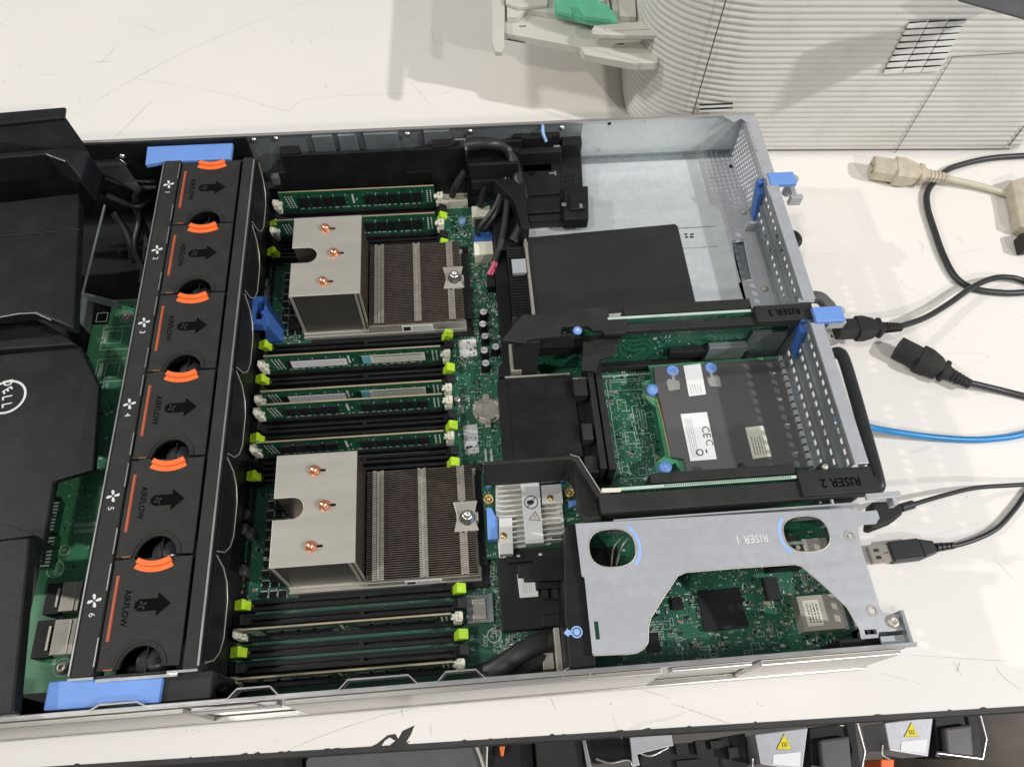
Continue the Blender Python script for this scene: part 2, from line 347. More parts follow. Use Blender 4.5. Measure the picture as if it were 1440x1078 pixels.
scratch([(1235, 945), (1300, 962)], 0.4); scratch([(900, 968), (945, 982)], 0.4); scratch([(943, 988), (1030, 1018)], 0.5); scratch([(860, 1000), (875, 1040)], 0.3)
scratch([(1275, 920), (1430, 930)], 0.4); scratch([(606, 40), (612, 62)], 0.6); scratch([(560, 95), (620, 165)], 0.3); scratch([(1397, 784), (1428, 816)], 0.5)
for i in range(60):
    a, b = random.choice([(random.uniform(0, 700), random.uniform(0, 150)), (random.uniform(1180, 1440), random.uniform(260, 960)), (random.uniform(50, 1300), random.uniform(985, 1030))])
    an = random.uniform(0, 6.28); l = random.uniform(1, 8); scratch([(a, b), (a + l * math.cos(an), b + l * math.sin(an))], random.uniform(.3, .8))
sc.build('scratches', scrm, tt)
for a in ((-600, 60), (1400, 60), (-600, 1400), (1400, 1400)):
    MB().box(a[0] - 25, a[1] - 25, -750, a[0] + 25, a[1] + 25, -22.1).build('leg', edgem, tt)

# ================================================================== SERVER CHASSIS
ch = thing('server_chassis', 'open silver steel server case lying lidless on the white worktop', 'server case', (280, 217, 0))
MB().box(-120, 1.3, 1.0, 640, 432.7, 2.6).build('floor_pan', galvd, ch)
# near side wall: thin sheet, folded lip with jogs, outer rail
def jog(x0, x1, d=5.0, s=5.0): return [(x0, 0), (x0 + s, d), (x1 - s, d), (x1, 0)]
n = MB(); n.box(-120, 0, 0.6, 633, 1.2, 86)
xs = [(-120, 0)] + jog(166, 196, 2.5) + jog(240, 268) + jog(301, 345) + jog(356, 383) + [(634, 0)]
def lip(y0, base):
    top = [(x, base + d) for x, d in xs]; return top + [(x, y0) for x, d in reversed(xs)]
n.prism([(x, 1.3 + d) for x, d in xs] + [(x, 0.4 + d) for x, d in reversed(xs)], 78, 87.2, 1)
n.box(-120, -1.1, 84.5, 634, 0.9, 86.7, 1)
n.build('side_wall', [rail, chrome], ch)
r = MB(); r.box(-120, -3.4, 20, 212, -0.2, 74); r.box(268, -3.4, 20, 486, -0.2, 74); r.box(545, -3.4, 20, 630, -0.2, 74)
r.box(-120, -4.2, 8, 634, -0.2, 17.5, 1); r.box(216, -3.0, 60, 264, -0.2, 74, 1); r.box(492, -2.6, 62, 540, -0.2, 74, 1)
r.prism([(222, -3.4), (258, -3.4), (252, -1), (228, -1)], 74, 77, 1)
r.build('slide_rail', [rail, chrome], ch, 0.6)
# far side wall
fw = MB()
fw.box(-120, 433.2, 0.6, 640, 434.4, 86.5); fw.box(-120, 431.8, 85.3, 640, 434.6, 87.2, 1)
for a, b in ((440, 468), (476, 500), (512, 560), (596, 632)):
    p = at(a, 190, 80); q = at(b, 190, 80); fw.box(p[0], 430.4, 62, q[0], 433.3, 84.6, 0)
fw.box(*at(300, 190, 80)[:1], 430, 2, at(350, 190, 80)[0], 433.3, 86.9, 2)
fw.box(-120, 429.8, 2, at(318, 190, 80)[0], 433.3, 86.8, 2)
fw.box(492, 432.6, 47, 640, 433.3, 86.4, 3)
fw.build('side_wall', [galvd, rail, blk, galv], ch, 0.8)
rv = MB()
RX = Matrix.Rotation(math.radians(90), 4, 'X')
for (a, b, z, y) in ((357, 197, 76, 433), (388, 195, 76, 433), (573, 189, 74, 430), (661, 185, 76, 433), (790, 180, 76, 433), (172, 220, 70, 430)):
    p = atw(a, b, (0, y, 0), (0, 1, 0)); T = Matrix.Translation((p.x, y - 0.1, p.z)) @ RX
    MB().lathe(0, 0, [(0.01, 1.8), (1.2, 1.6), (2.2, 0.9), (2.6, 0)], 0, 16, T).build('rivet', chrome, ch)
p = atw(857, 174, (0, 432.5, 0), (0, 1, 0)); rv.cyl(0, 0, 0, 0.25, 1.6, 1, 16, T=Matrix.Translation((p.x, 432.5, p.z)) @ RX)
for a, b in ((907, 171), (842, 210)):
    p = atw(a, b, (0, 432.5, 0), (0, 1, 0)); rv.ring(0, 0, 0, 1.3, 2.1, 0, T=Matrix.Translation((p.x, 432.4, p.z)) @ RX)
rv.build('wall_holes', [chrome, ink], ch)
# power supply bay shelf
sh = MB()
def rr(cx, cy, w_, h_, r=2, n=5):
    o = []
    for (sx, sy, a) in ((1, 1, 0), (-1, 1, 90), (-1, -1, 180), (1, -1, 270)):
        for i in range(n + 1):
            t_ = math.radians(a + 90 * i / n); o.append((cx + sx * (w_ / 2 - r) + r * math.cos(t_), cy + sy * (h_ / 2 - r) + r * math.sin(t_)))
    return o
slot = P([(1030, 341), (1046, 339), (1057, 392), (1040, 396)], 45)
sh.plate([(436, 246), (630.6, 246), (630.6, 424.6), (436, 424.6)], [slot, circle(*at(1028, 234, 45), 2.2)], 45, 1.2)
sh.box(436, 245, 3, 437.2, 424.5, 44.9); sh.box(437, 245, 3, 630, 246.2, 43.6)
a = at(992, 222, 45.5)
sh.plate([(607, 246.6), (630.4, 246.6), (630.4, 424), (600, 424), (600, 372), (607, 366)], [P([(1029, 339), (1047, 337), (1059, 394), (1039, 398)], 45.7), circle(*at(1028, 234, 46), 2.2)], 46.1, 0.9, 1)
sh.box(492, 425, 42, 640, 433, 43.2, 2)
for pl in ([(962, 329), (966, 328), (967, 330), (963, 331)], [(970, 329), (975, 328), (976, 330), (971, 331)], [(963, 333), (967, 332), (968, 334), (964, 335)], [(970, 332), (975, 332), (976, 334), (971, 335)]):
    sh.prism(P(pl, 45.1), 45.05, 45.3, 3)
sh.box(*at(955, 322, 45.3), 45.02, at(1006, 318, 45.3)[0], at(955, 320, 45.3)[1], 45.25, 4)
sh.box(*at(960, 350, 45.3), 45.02, at(1008, 347, 45.3)[0], at(960, 348.5, 45.3)[1], 45.25, 4)
sh.build('bay_shelf', [galv, steel, galvd, ink, galvd], ch, 0.25, 1)
s2 = MB(); s2.box(*at(1030, 341, 36), 33, at(1057, 392, 36)[0], at(1057, 396, 36)[1], 34); s2.build('slot_backing', blkd, ch)
rv = MB()
for a, b in ((1046, 298), (1075, 406)):
    c = at(a, b, 46.3); MB().lathe(c[0], c[1], [(0.01, 47.8), (1.6, 47.7), (2.2, 47.2), (2.3, 46.2)], 0).ring(c[0], c[1], 46.2, 2.6, 3.4, 0).build('rivet', nick, ch)
st = MB(); st.prism(P([(742, 334), (949, 315), (953, 318), (979, 429), (750, 451)], 45.6), 45.05, 45.6); st.build('insulating_sheet', M('black_film', (0.024, 0.024, 0.024), 0.5, var=0.06, ns=12, spec=0.3, dust=0.05), ch)
# rear: perforated vent corner
A0 = Vector((630.8, 432.4, 0)); A1 = Vector((631.2, 362, 0)); L_ = (A1 - A0).length; ang = math.atan2(A1.y - A0.y, A1.x - A0.x)
T = Matrix.Translation(A0) @ Matrix.Rotation(ang, 4, 'Z') @ RX
hl = []
for r_ in range(9):
    for c_ in range(14):
        u = 6 + c_ * 4.6 + (2.3 if r_ % 2 else 0); z = 48 + r_ * 4.1
        if u < L_ - 3: hl.append(circle(u, z, 1.75, n=6, a0=math.pi / 6))
v = MB().plate([(0, 3), (L_, 3), (L_, 86), (0, 86)], hl, 0.5, 1.0, 0, T); v.build('vent_panel', steel, ch)
lp = MB()
lp.prism([(612, 432), (637, 433), (640.5, 430), (640.5, 342), (631.8, 342), (631.8, 422), (627, 428), (620, 424)], 86.1, 87.0)
lp.build('corner_lip', steel, ch, 0.3)
# slot panel for the expansion cards
hl = []; X0 = 631.0
for z in (25, 43, 61, 79):
    for i in range(17): hl.append([(100 + i * 7.5, z - 2.4), (104.6 + i * 7.5, z - 2.4), (104.6 + i * 7.5, z + 2.4), (100 + i * 7.5, z + 2.4)])
    if z > 50:
        for i in range(15): hl.append([(239 + i * 7.4, z - 2.3), (243.4 + i * 7.4, z - 2.3), (243.4 + i * 7.4, z + 2.3), (239 + i * 7.4, z + 2.3)])
T = Matrix.Translation((X0, 0, 0)) @ Matrix.Rotation(math.radians(90), 4, 'Z') @ RX
v = MB().plate([(93, 3), (361, 3), (361, 86), (242, 86), (242, 76), (224, 76), (224, 86), (113, 86), (113, 75.5), (93, 75.5)], [h_ for h_ in hl if not (h_[0][1] > 74 and (h_[0][0] < 114 or 217 < h_[0][0] < 243))], 0.5, 1.0, 0, T)
v.plate([(-92, 3), (-2, 3), (-2, 44), (-92, 44)], [[(-u, z - 2.3), (-u + 4.4, z - 2.3), (-u + 4.4, z + 2.3), (-u, z + 2.3)] for u in range(10, 90, 8) for z in (24, 38)], 0.5, 1.0, 0, Matrix.Translation((632.5, 0, 0)) @ Matrix.Rotation(math.radians(-90), 4, 'Z') @ RX)
v.box(632, 0, 3, 634, 20, 84)
for y0, y1 in ((96, 222), (236, 352)):
    for z in (16, 34, 52, 70):
        if y0 > 200 and z < 50: continue
        v.box(X0 - 1.9, y0, z - 2.4, X0 - 0.6, y1, z - 0.4)
v.build('slot_panel', galvd, ch, 0)
lp = MB()
lp.box(X0 + 0.1, 112.5, 86.0, 640.4, 222, 87.2); lp.box(X0 + 0.1, 242, 86.0, 640.4, 342, 87.2); lp.box(639.4, 113, 74, 640.3, 222, 85.9); lp.box(639.4, 242, 74, 640.3, 342, 85.9)
lp.box(X0 - 3, 241, 84, 640, 244, 85.8); lp.box(634, 90, 80, 657, 94, 82.6); lp.box(652, 86, 72, 655, 92, 80)
lp.box(622, 340, 46.3, 630.5, 344, 56); lp.box(650, 226, 70, 663, 231, 78); lp.box(652, 345, 70, 662, 349, 79)
lp.cyl(660, 367, 60, 78, 4.2, 0, 16); lp.cyl(660, 236, 60, 79, 4.2, 0, 16); lp.box(656, 364, 70, 660, 350, 75)
lp.build('rear_lip', steel, ch, 0.35)
# blocks near the rear right corner
cb = MB(); cb.box(596, 1.6, 40, 632, 8.2, 72); cb.build('corner_brace', blk, ch, 0.6)
cc = MB(); cc.box(618, 1.4, 77, 636, 7, 78.6); cc.build('corner_plate', steel, ch, 0.4)
# black liner of the drive end
lf = MB(); lf.box(-120, 22, 3, 84, 429, 6); lf.box(84, 325, 3, 212, 429, 6); lf.box(84, 324.5, 6, 150, 325.5, 17); lf.box(84, 4, 3, 212, 325, 6); lf.box(-120, 4, 3, 84, 22, 60); lf.build('drive_end_floor', blkd, ch)
br = MB(); d = P([(148, 288), (116, 415)], 70)
br.prism([d[0], (d[0][0] - 1.2, d[0][1]), (d[1][0] - 1.2, d[1][1]), d[1]], 68.8, 70)
d = P([(114, 410), (164, 423)], 40); br.prism([d[0], d[1], (d[1][0], d[1][1] - 1.5), (d[0][0], d[0][1] - 1.5)], 30, 40)
d = P([(115, 410), (110, 452)], 40); br.prism([d[0], (d[0][0] + 1.2, d[0][1]), (d[1][0] + 1.2, d[1][1]), d[1]], 22, 40)
br.build('inner_bracket', galvd, ch)

# ================================================================== POWER SUPPLIES under the shelf
for i, (y0, hz, lab) in enumerate(((340, 0, 'power supply unit whose black handle pokes out beside the perforated vent corner'), (256, 0, 'power supply unit whose dark grey handle pokes out near the first riser'))):
    ps = thing('power_supply', lab, 'power supply', (560, y0 + 40, 3), 'power supplies below the bay shelf')
    MB().box(448, y0 - 2, 4, 634, y0 + 78, 42).build('body', galvd, ps, 0.5)
    h = MB()
    if i == 0: h.tube([(633, 346, 30), (660, 345, 34), (667, 338, 40), (664, 328, 40), (634, 327, 34)], 3.6, 0, 10)
    else: h.tube([(633, 268, 44), (660, 268, 50), (668, 262, 50), (668, 254, 48), (634, 252, 42)], 5.0, 0, 10)
    h.build('handle', blk2 if i == 0 else dgrey, ps)

# ================================================================== MOTHERBOARD
mb = thing('motherboard', 'large green circuit board filling the middle and rear of the case', 'circuit board', (420, 210, 8))
b = MB(); b.prism([(213, 6), (634, 6), (634, 90), (634, 92), (634, 244), (434, 244), (434, 262), (417, 262), (417, 414), (213, 414)], 12.4, 14)
b.build('board', pcb, mb)
stand = MB()
for x in (225, 330, 410, 500, 620):
    for y in (12, 120, 235): stand.cyl(x, y, 2.7, 12.3, 2.5)
stand.build('standoffs', steel, mb)
# memory slots; rows from the far side to the near side
ROWS = [(405.5, 'W'), (396, 'B'), (387.5, 'G'), (375.5, 'W'), (366.5, 'B'), (357.8, 'G'),
        (266, 'G'), (255.3, 'B'), (245, 'W'), (235.5, 'G'), (225.3, 'B'), (215, 'W'), (204.5, 'W'), (195, 'B'), (186, 'G'), (175, 'W'), (165.5, 'B'), (156.5, 'G'),
        (65.5, 'G'), (55.5, 'B'), (46, 'W'), (35.8, 'G'), (26, 'B'), (16.8, 'W')]
DIMMS = [407.0, 376.5, 245.2, 215.1, 204.1, 174.2, 46, 16.9]
LM = {'W': ivory, 'B': blkd, 'G': lime}
for y, c in ROWS:
    s_ = MB()
    s_.box(231, y - 3.1, 14.05, 363.5, y - 0.9, 23.5); s_.box(231, y + 0.9, 14.05, 363.5, y + 3.1, 23.5); s_.box(231, y - 0.9, 14.05, 363.5, y + 0.9, 17.5)
    s_.box(226, y - 3.6, 14.05, 231, y + 3.6, 24.5); s_.box(363.5, y - 3.6, 14.05, 368.5, y + 3.6, 24.5); s_.box(302, y - 0.9, 17, 305, y + 0.9, 23.4)
    s_.box(231, y - 3.15, 15.5, 363.5, y - 3.11, 16.2, 1)
    so = s_.build('memory_slot', [slotm, silkw], mb, 0.25, 1)
    for sx, x in ((-1, 227.6), (1, 366.8)):
        l = MB()
        if c == 'W':      # closed latch gripping a module
            l.box(x - 2.6, y - 3.3, 24.5, x + 2.6, y + 3.3, 31); l.box(x + sx * 3.4, y - 3.2, 30, x - sx * 1.2, y + 3.2, 36.4); l.box(x + sx * 0.6, y - 1.9, 33, x - sx * 4.2, y + 1.9, 36.0); l.box(x + sx * 3.9, y - 2.4, 33.6, x + sx * 1.4, y + 2.4, 37.6)
        else:
            T = Matrix.Translation((x, y, 24)) @ Matrix.Rotation(math.radians(sx * 28), 4, 'Y')
            l.box(-2.6, -3.0, -3, 2.6, 3.0, 7.0, 0, T); l.box(-3.4, -3.3, 4.5, 3.4, 3.3, 8.2, 0, T)
        l.build('latch', LM[c], so, 0.5)
def dimm(label, y, stickers, first=None):
    if first is not None: return dup(first, (297, y, 17.6), label)
    d = thing('memory_module', label, 'memory module', (297, y, 17.6), 'memory modules standing in their slots')
    p = MB(); p.plate([(230.6, 17.6), (301.6, 17.6), (301.6, 20.5), (305.4, 20.5), (305.4, 17.6), (363.6, 17.6), (363.6, 46.3), (230.6, 46.3)], [], 0.6, 1.2, 0, Matrix.Translation((0, y, 0)) @ RX)
    p.box(230.8, y - 0.6, 46.3, 363.4, y + 0.6, 46.55, 1)
    p.build('board', [pcbd, pcbedge], d)
    mk = MB(); yy = y - 0.68
    x = 246
    while x < 350:
        l = random.uniform(1, 4); mk.box(x, yy - .05, 25.4, x + l, yy, 26.3); x += l + random.uniform(1, 3.4)
    for X in (235, 237.6, 240.2, 356.5, 359.5):
        for k_ in range(6): mk.box(X + k_ * .35 * (1 if X < 300 else 0), yy - .05, 40 - k_ * 2.6, X + 1.1 + k_ * .35 * (1 if X < 300 else 0), yy, 41.6 - k_ * 2.6)
    mk.box(292, yy - .05, 30, 293.6, yy, 41); mk.box(295.5, yy - .05, 33, 296.2, yy, 36)
    mk.build('silkscreen', silkw, d)
    g = MB()
    for X in range(0, 62): g.box(233 + X * 2.1, y - .75, 18, 234.2 + X * 2.1, y - .62, 20.6)
    g.build('contacts', gold, d)
    for k_, X in enumerate([248, 258.4, 268.8, 279.2, 305, 315.2, 325.4, 335.6, 345.8]):
        q = MB(); q.box(X - 1.8, y - 1.7, 28.4, X + 6.2, y - 0.62, 39.4)
        q.box(X + 7.2, y - .72, 39, X + 7.7, y - .68, 41.5, 1)
        q.build('memory_chip', [chipm, silkw], d, 0.15, 1)
    if stickers:
        a = MB(); a.box(249, y - 1.85, 29.5, 291, y - 1.72, 39); a.build('label_sticker', white, d)
        a = MB(); a.box(303, y - 1.85, 29.5, 351, y - 1.72, 41.5, 0); a.box(303.2, y - 1.9, 29.7, 309.5, y - 1.86, 41.3, 1)
        a.build('label_sticker', [cream, teal], d)
        a = MB()
        for (x0, x1, z0, z1, nl) in ((251, 289, 30.8, 38.0, 3), (312, 349, 30.8, 36.4, 3)):
            for r_ in range(nl):
                x = x0; z = z0 + (z1 - z0) * (r_ + .5) / nl
                while x < x1: l = random.uniform(.5, 2); a.box(x, y - 1.97, z - .25, x + l, y - 1.92, z + .25); x += l + random.uniform(.4, 1.0)
        x = 312
        while x < 349: l = random.uniform(.3, .9); a.box(x, y - 1.97, 38, x + l, y - 1.92, 40.6); x += l + .5
        a.build('label_print', greyink, d)
    return d
D1 = dimm('green memory module with bare black chips, farthest one, beside the black air baffle', DIMMS[0], False)
dimm('green memory module half hidden behind the far heatsink block', DIMMS[1], False, D1)
D2 = dimm('memory module with white and blue labels standing alone just below the far heatsink', DIMMS[2], True)
dimm('labelled memory module touching close behind a module with bare chips', DIMMS[3], True, D2)
dimm('bare-chip memory module right in front of a labelled one', DIMMS[4], False, D1)
dimm('bare-chip memory module just behind the near heatsink block', DIMMS[5], False, D1)
dimm('memory module seen edge-on between empty slots in front of the near heatsink', DIMMS[6], False, D1)
dimm('memory module seen edge-on, nearest to the bare steel side wall', DIMMS[7], False, D1)

# small things on the board
sm = MB()
def smd(n, x0, y0, x1, y1, mx=2.2, zb=14.0, mbx=None):
    q = mbx or sm
    for i in range(n):
        x = random.uniform(x0, x1); y = random.uniform(y0, y1); w_, h_ = random.choice(((.6, 1.1), (1.1, .6), (.9, 1.7), (1.7, .9), (mx, mx * .7)))
        k = random.choice((0, 0, 1, 1, 2, 3)); q.box(x, y, zb, x + w_, y + h_, zb + random.uniform(.3, 1.0), k)
        if k in (0, 1) and random.random() < .6: q.box(x - .35, y, zb, x, y + h_, zb + .4, 2); q.box(x + w_, y, zb, x + w_ + .35, y + h_, zb + .4, 2)
smd(90, 216, 20, 229, 410, 3); smd(150, 231, 270, 252, 356); smd(110, 231, 70, 252, 152); smd(330, 372, 150, 412, 400); smd(260, 388, 250, 416, 400); smd(120, 388, 20, 412, 84); smd(160, 470, 12, 628, 60, 3)
smd(110, 372, 60, 390, 160); smd(260, 466, 10, 620, 60); smd(70, 466, 60, 628, 90); smd(120, 488, 130, 524, 232); smd(60, 560, 15, 600, 70); smd(90, 605, 8, 630, 60); smd(50, 255, 68, 372, 75, 1.2)
smd(50, 255, 268, 372, 276, 1.2)
smd(330, 372, 150, 412, 400, 1.6); smd(200, 466, 10, 628, 88, 1.4); smd(120, 231, 270, 252, 356, 1.6); smd(60, 216, 60, 229, 400, 2)
sm.build('surface_mount_components', [chipm, tan, silk, galvd], mb)
gr = MB()                                    # grid of power transistors left of each processor
for y0, ny in ((283, 9), (72, 10)):
    for j in range(ny):
        for i in range(3):
            x, y = 233.5 + i * 6.2 + (j % 2) * .4, y0 + j * 7.2
            gr.box(x, y, 14, x + 4.2, y + 4.2, 15.1, 0); gr.box(x - .5, y + 4.6, 14, x + 4.6, y + 5.4, 14.5, 1); gr.box(x + 4.7, y + .4, 14, x + 5.3, y + 4.4, 14.5, 1)
gr.build('power_transistors', [chipm, silk], mb)
for j in range(4): MB().box(240 + 0, 287 + j * 0 + j * 17, 14, 250, 297 + j * 17, 19).build('choke', blk2, mb, 0.6)
for j in range(4): MB().box(240, 82 + j * 17, 14, 250, 92 + j * 17, 19).build('choke', blk2, mb, 0.6)
for c in [at(a, b_, 24) for a, b_ in ((680, 438), (679, 455), (682, 472), (681, 492), (683, 510), (697, 487))]:
    q = MB(); q.lathe(c[0], c[1], [(3.6, 14), (3.6, 22.6), (3.2, 23.6), (0.01, 23.7)], 0); q.cyl(c[0], c[1], 23.72, 23.9, 2.9, 1); q.box(c[0] - 2.6, c[1] - .2, 23.9, c[0] + 2.6, c[1] + .2, 24.0, 2); q.box(c[0] - 3.4, c[1] - 3.4, 14, c[0] + 3.4, c[1] + 3.4, 15.4, 2)
    q.build('capacitor', [shr, capm, chipm], mb)
for a, b_ in ((372, 395), (370, 410), (345, 722), (342, 742), (340, 800), (351, 748), (335, 708)):
    c = at(a, b_, 24); q = MB(); q.lathe(c[0], c[1], [(4.0, 14), (4.0, 23), (3.5, 24), (0.01, 24.1)], 0); q.build('capacitor', lcd, mb)
# coin cell in its holder
c = at(685, 575, 19); q = MB(); q.lathe(c[0], c[1], [(9.6, 16), (9.6, 18.6), (9.1, 19.2), (8.2, 19.25), (0.01, 19.3)], 0, 32); q.text('+', c[0] - 2.5, c[1] + 2, 19.4, 5, 20, 1); q.build('coin_cell', [nick, galvd], mb)
q = MB(); q.cyl(c[0], c[1], 14, 16.4, 11.2, 0, 28)
for a in range(0, 360, 60):
    T = RT(c[0], c[1], 0, a + 30); q.box(8.2, -2.4, 14.2, 11.4, 2.4, 20.0, 0, T)
T = RT(c[0], c[1], 0, 90); q.box(10, -2.2, 14.2, 14.5, 2.2, 17, 0, T); q.box(-14.5, -2.2, 14.2, -10, 2.2, 17, 0, T)
q.build('cell_holder', finbrt, mb, 0.3)
# board labels and silkscreen
q = MB()
for r_ in ([(645, 478), (669, 476), (671, 500), (647, 503)], [(651, 598), (671, 596), (674, 636), (654, 639)]): q.prism(P(r_, 14.3), 14.1, 14.25)
a = at(652, 484, 14.3); lines(q, a[0] + 1, a[1] - 9, a[0] + 9, a[1], 14.28, 5, 1)
a = at(656, 604, 14.3); lines(q, a[0] + 1, a[1] - 16, a[0] + 7, a[1], 14.28, 6, 1)
q.build('board_labels', [white, greyink, ink], mb)
q = MB()
def silkbox(x0, y0, x1, y1, z=14.05, w_=.35, mbx=None):
    k = mbx or q
    for bb in ((x0, y0, x1, y0 + w_), (x0, y1 - w_, x1, y1), (x0, y0 + w_, x0 + w_, y1 - w_), (x1 - w_, y0 + w_, x1, y1 - w_)): k.box(bb[0], bb[1], z, bb[2], bb[3], z + .08)
def stext(s, a, b_, size, ang_, z=14.15, mbx=None):
    c = at(a, b_, z); (mbx or q).text(s, c[0], c[1], z, size, ang_)
stext('CPU2', 692, 800, 5.0, -92); stext('CPU1', 673, 405, 4.2, -92); stext('B1', 673, 826, 3.4, -90); stext('B5', 663, 896, 3.4, -90); stext('B9', 664, 912, 3.4, -90); stext('A00', 682, 900, 4.8, -90)
stext('B', 693, 437, 6, 0); stext('CPU2', 650, 575, 3, -90); stext('A1', 640, 600, 3, -90); 
c = at(695, 893, 14.1); q.ring(c[0], c[1], 14.05, 4.2, 4.9, 0); q.text('e1', c[0], c[1], 14.15, 6, 0)
for i in range(900):
    r_ = random.choice(((372, 160, 412, 400), (466, 10, 628, 88), (388, 20, 412, 84), (231, 270, 252, 356), (488, 132, 524, 230)))
    x, y = random.uniform(r_[0], r_[2]), random.uniform(r_[1], r_[3]); l_ = random.uniform(.5, 2.2)
    q.box(x, y, 14.02, x + l_, y + .3, 14.1) if random.random() < .5 else q.box(x, y, 14.02, x + .3, y + l_, 14.1)
for i in range(110):
    r_ = random.choice(((372, 160, 405, 400), (466, 10, 600, 70), (488, 140, 520, 225), (388, 20, 410, 80)))
    x, y = random.uniform(r_[0], r_[2]), random.uniform(r_[1], r_[3]); silkbox(x, y, x + random.uniform(2, 6), y + random.uniform(2, 6), w_=.25)
for i in range(90):
    r_ = random.choice(((372, 160, 405, 400), (466, 10, 600, 70), (388, 20, 410, 80)))
    x, y = random.uniform(r_[0], r_[2]), random.uniform(r_[1], r_[3]); v90 = random.random() < .5
    for t_ in range(3): q.box(x + (0 if v90 else t_ * 1.1), y + (t_ * 1.1 if v90 else 0), 14.02, x + (0 if v90 else t_ * 1.1) + .8, y + (t_ * 1.1 if v90 else 0) + .8, 14.08)
for a, b_ in ((683, 640), (691, 640)):
    c = at(a, b_, 14); q.box(c[0] - .9, c[1] - 6, 14, c[0] + .9, c[1] + 5, 14.6)
x0, y0 = at(850, 545, 14); 
silkbox(492, 140, 520, 224); silkbox(495, 214, 520, 222); silkbox(498, 196, 505, 206); silkbox(509, 176, 520, 200); silkbox(512, 180, 514.5, 196); silkbox(516, 180, 518.5, 196); silkbox(500, 168, 508, 178)
for i in range(36): q.box(489 + i * 1.3, 226.5, 14, 489.8 + i * 1.3, 228, 15)
for i in range(12):
    for j in range(8):
        if random.random() < .8: q.box(492 + i * .8 + 3, 36 - j * 1.6, 14.02, 492.5 + i * .8 + 3, 37 - j * 1.6, 14.3)
for j in range(6): q.box(500, 62 - j * 2, 14.02, 512, 62.4 - j * 2, 14.12)
q.build('silkscreen', silk, mb)
# chips in the rear area
for (a0, b0, a1, b1, z1, nm, mt) in ((980, 830, 1052, 882, 17, 'network_chip', chipm), (1072, 812, 1100, 842, 18, 'transceiver', blk2), (905, 890, 930, 915, 15.2, 'small_chip', chipm), (1168, 470, 1172, 474, 15, 'small_chip', chipm),
                                     (943, 840, 962, 856, 16, 'small_chip', chipm), (645, 392, 657, 404, 15.5, 'small_chip', chipm), (701, 395, 708, 412, 15.5, 'small_chip', chipm)):
    k = MB(); bx(a0, b0, a1, b1, z1, 14.02, k); k.build(nm, mt, mb, 0.3)
k = MB(); A = at(1120, 838, 26); B = at(1172, 884, 26); k.box(A[0], B[1], 14.05, B[0] + 9, A[1], 25.5); k.box(B[0] + 9.2, B[1] + 1, 14.1, B[0] + 12, A[1] - 1, 23.5)
k.box(A[0] + 3, B[1] + 3, 25.52, A[0] + 14, A[1] - 3, 25.6, 1); lines(k, A[0] + 4.5, B[1] + 5, A[0] + 13, A[1] - 5, 25.62, 4, 2, True, .8); k.build('port_cage', [nick, cream, ink], mb, 0.3)
for a, b_, z in ((1148, 770, 25), (1100, 770, 25)): 
    c = at(a, b_, z); MB().box(c[0] - 9, c[1] - 7, 14.05, c[0] + 9, c[1] + 7, 25).build('port_cage', nick, mb, 0.3)
k = MB(); A = at(655, 835, 22); B = at(695, 872, 22); k.box(A[0], B[1], 14.05, B[0], A[1], 18, 0); k.box(A[0] + 4, B[1] + 2, 18, B[0] - 5, A[1] - 3, 20, 1); k.box(A[0] + 4, A[1] - 5, 20.02, B[0] - 5, A[1] - 3.4, 21, 2); k.box(A[0] + 3, B[1] + 1, 18.02, B[0] - 4, B[1] + 2, 19, 2); k.build('cable_connector', [galvd, nick, finbrt], mb, 0.3)
# white connectors with their black plugs
def wconn(a0, b0, a1, b1, z1, mt, nm='power_connector', holes=0):
    k = MB(); A = at(a0, b0, z1); B = at(a1, b1, z1); k.box(A[0], B[1], 14.05, B[0], A[1], z1)
    for i in range(holes): k.box(A[0] + 1.2 + i * 2.4, B[1] + 1.2, z1 + .02, A[0] + 2.8 + i * 2.4, A[1] - 1.2, z1 + .2, 1)
    return k.build(nm, [mt, chipm], mb, 0.4)
wconn(618, 271, 660, 282, 24, ivory); wconn(663, 290, 691, 304, 28, ivory, holes=0); wconn(667, 303, 690, 325, 25, blkd); wconn(666, 326, 694, 342, 24, blue2); wconn(666, 340, 694, 357, 26, ivory); wconn(684, 384, 697, 402, 24, blkd)
# 'B1'..bottom small parts near memory and the flat cable
k = MB(); c = at(650, 308, 18); k.lathe(c[0], c[1], [(3.4, 14), (3.4, 18), (0.01, 18.2)], 0); k.build('screw', paleblue, mb)
k = MB()
for a, b_ in ((714, 383), (710, 533), (643, 560)):
    c = at(a, b_, 24); MB().lathe(c[0], c[1], [(3.0, 22.5), (2.6, 24), (1.2, 24.4), (0.01, 24.4)], 0).cyl(c[0], c[1], 14, 22.6, 2.4).build('screw', chrome, mb)

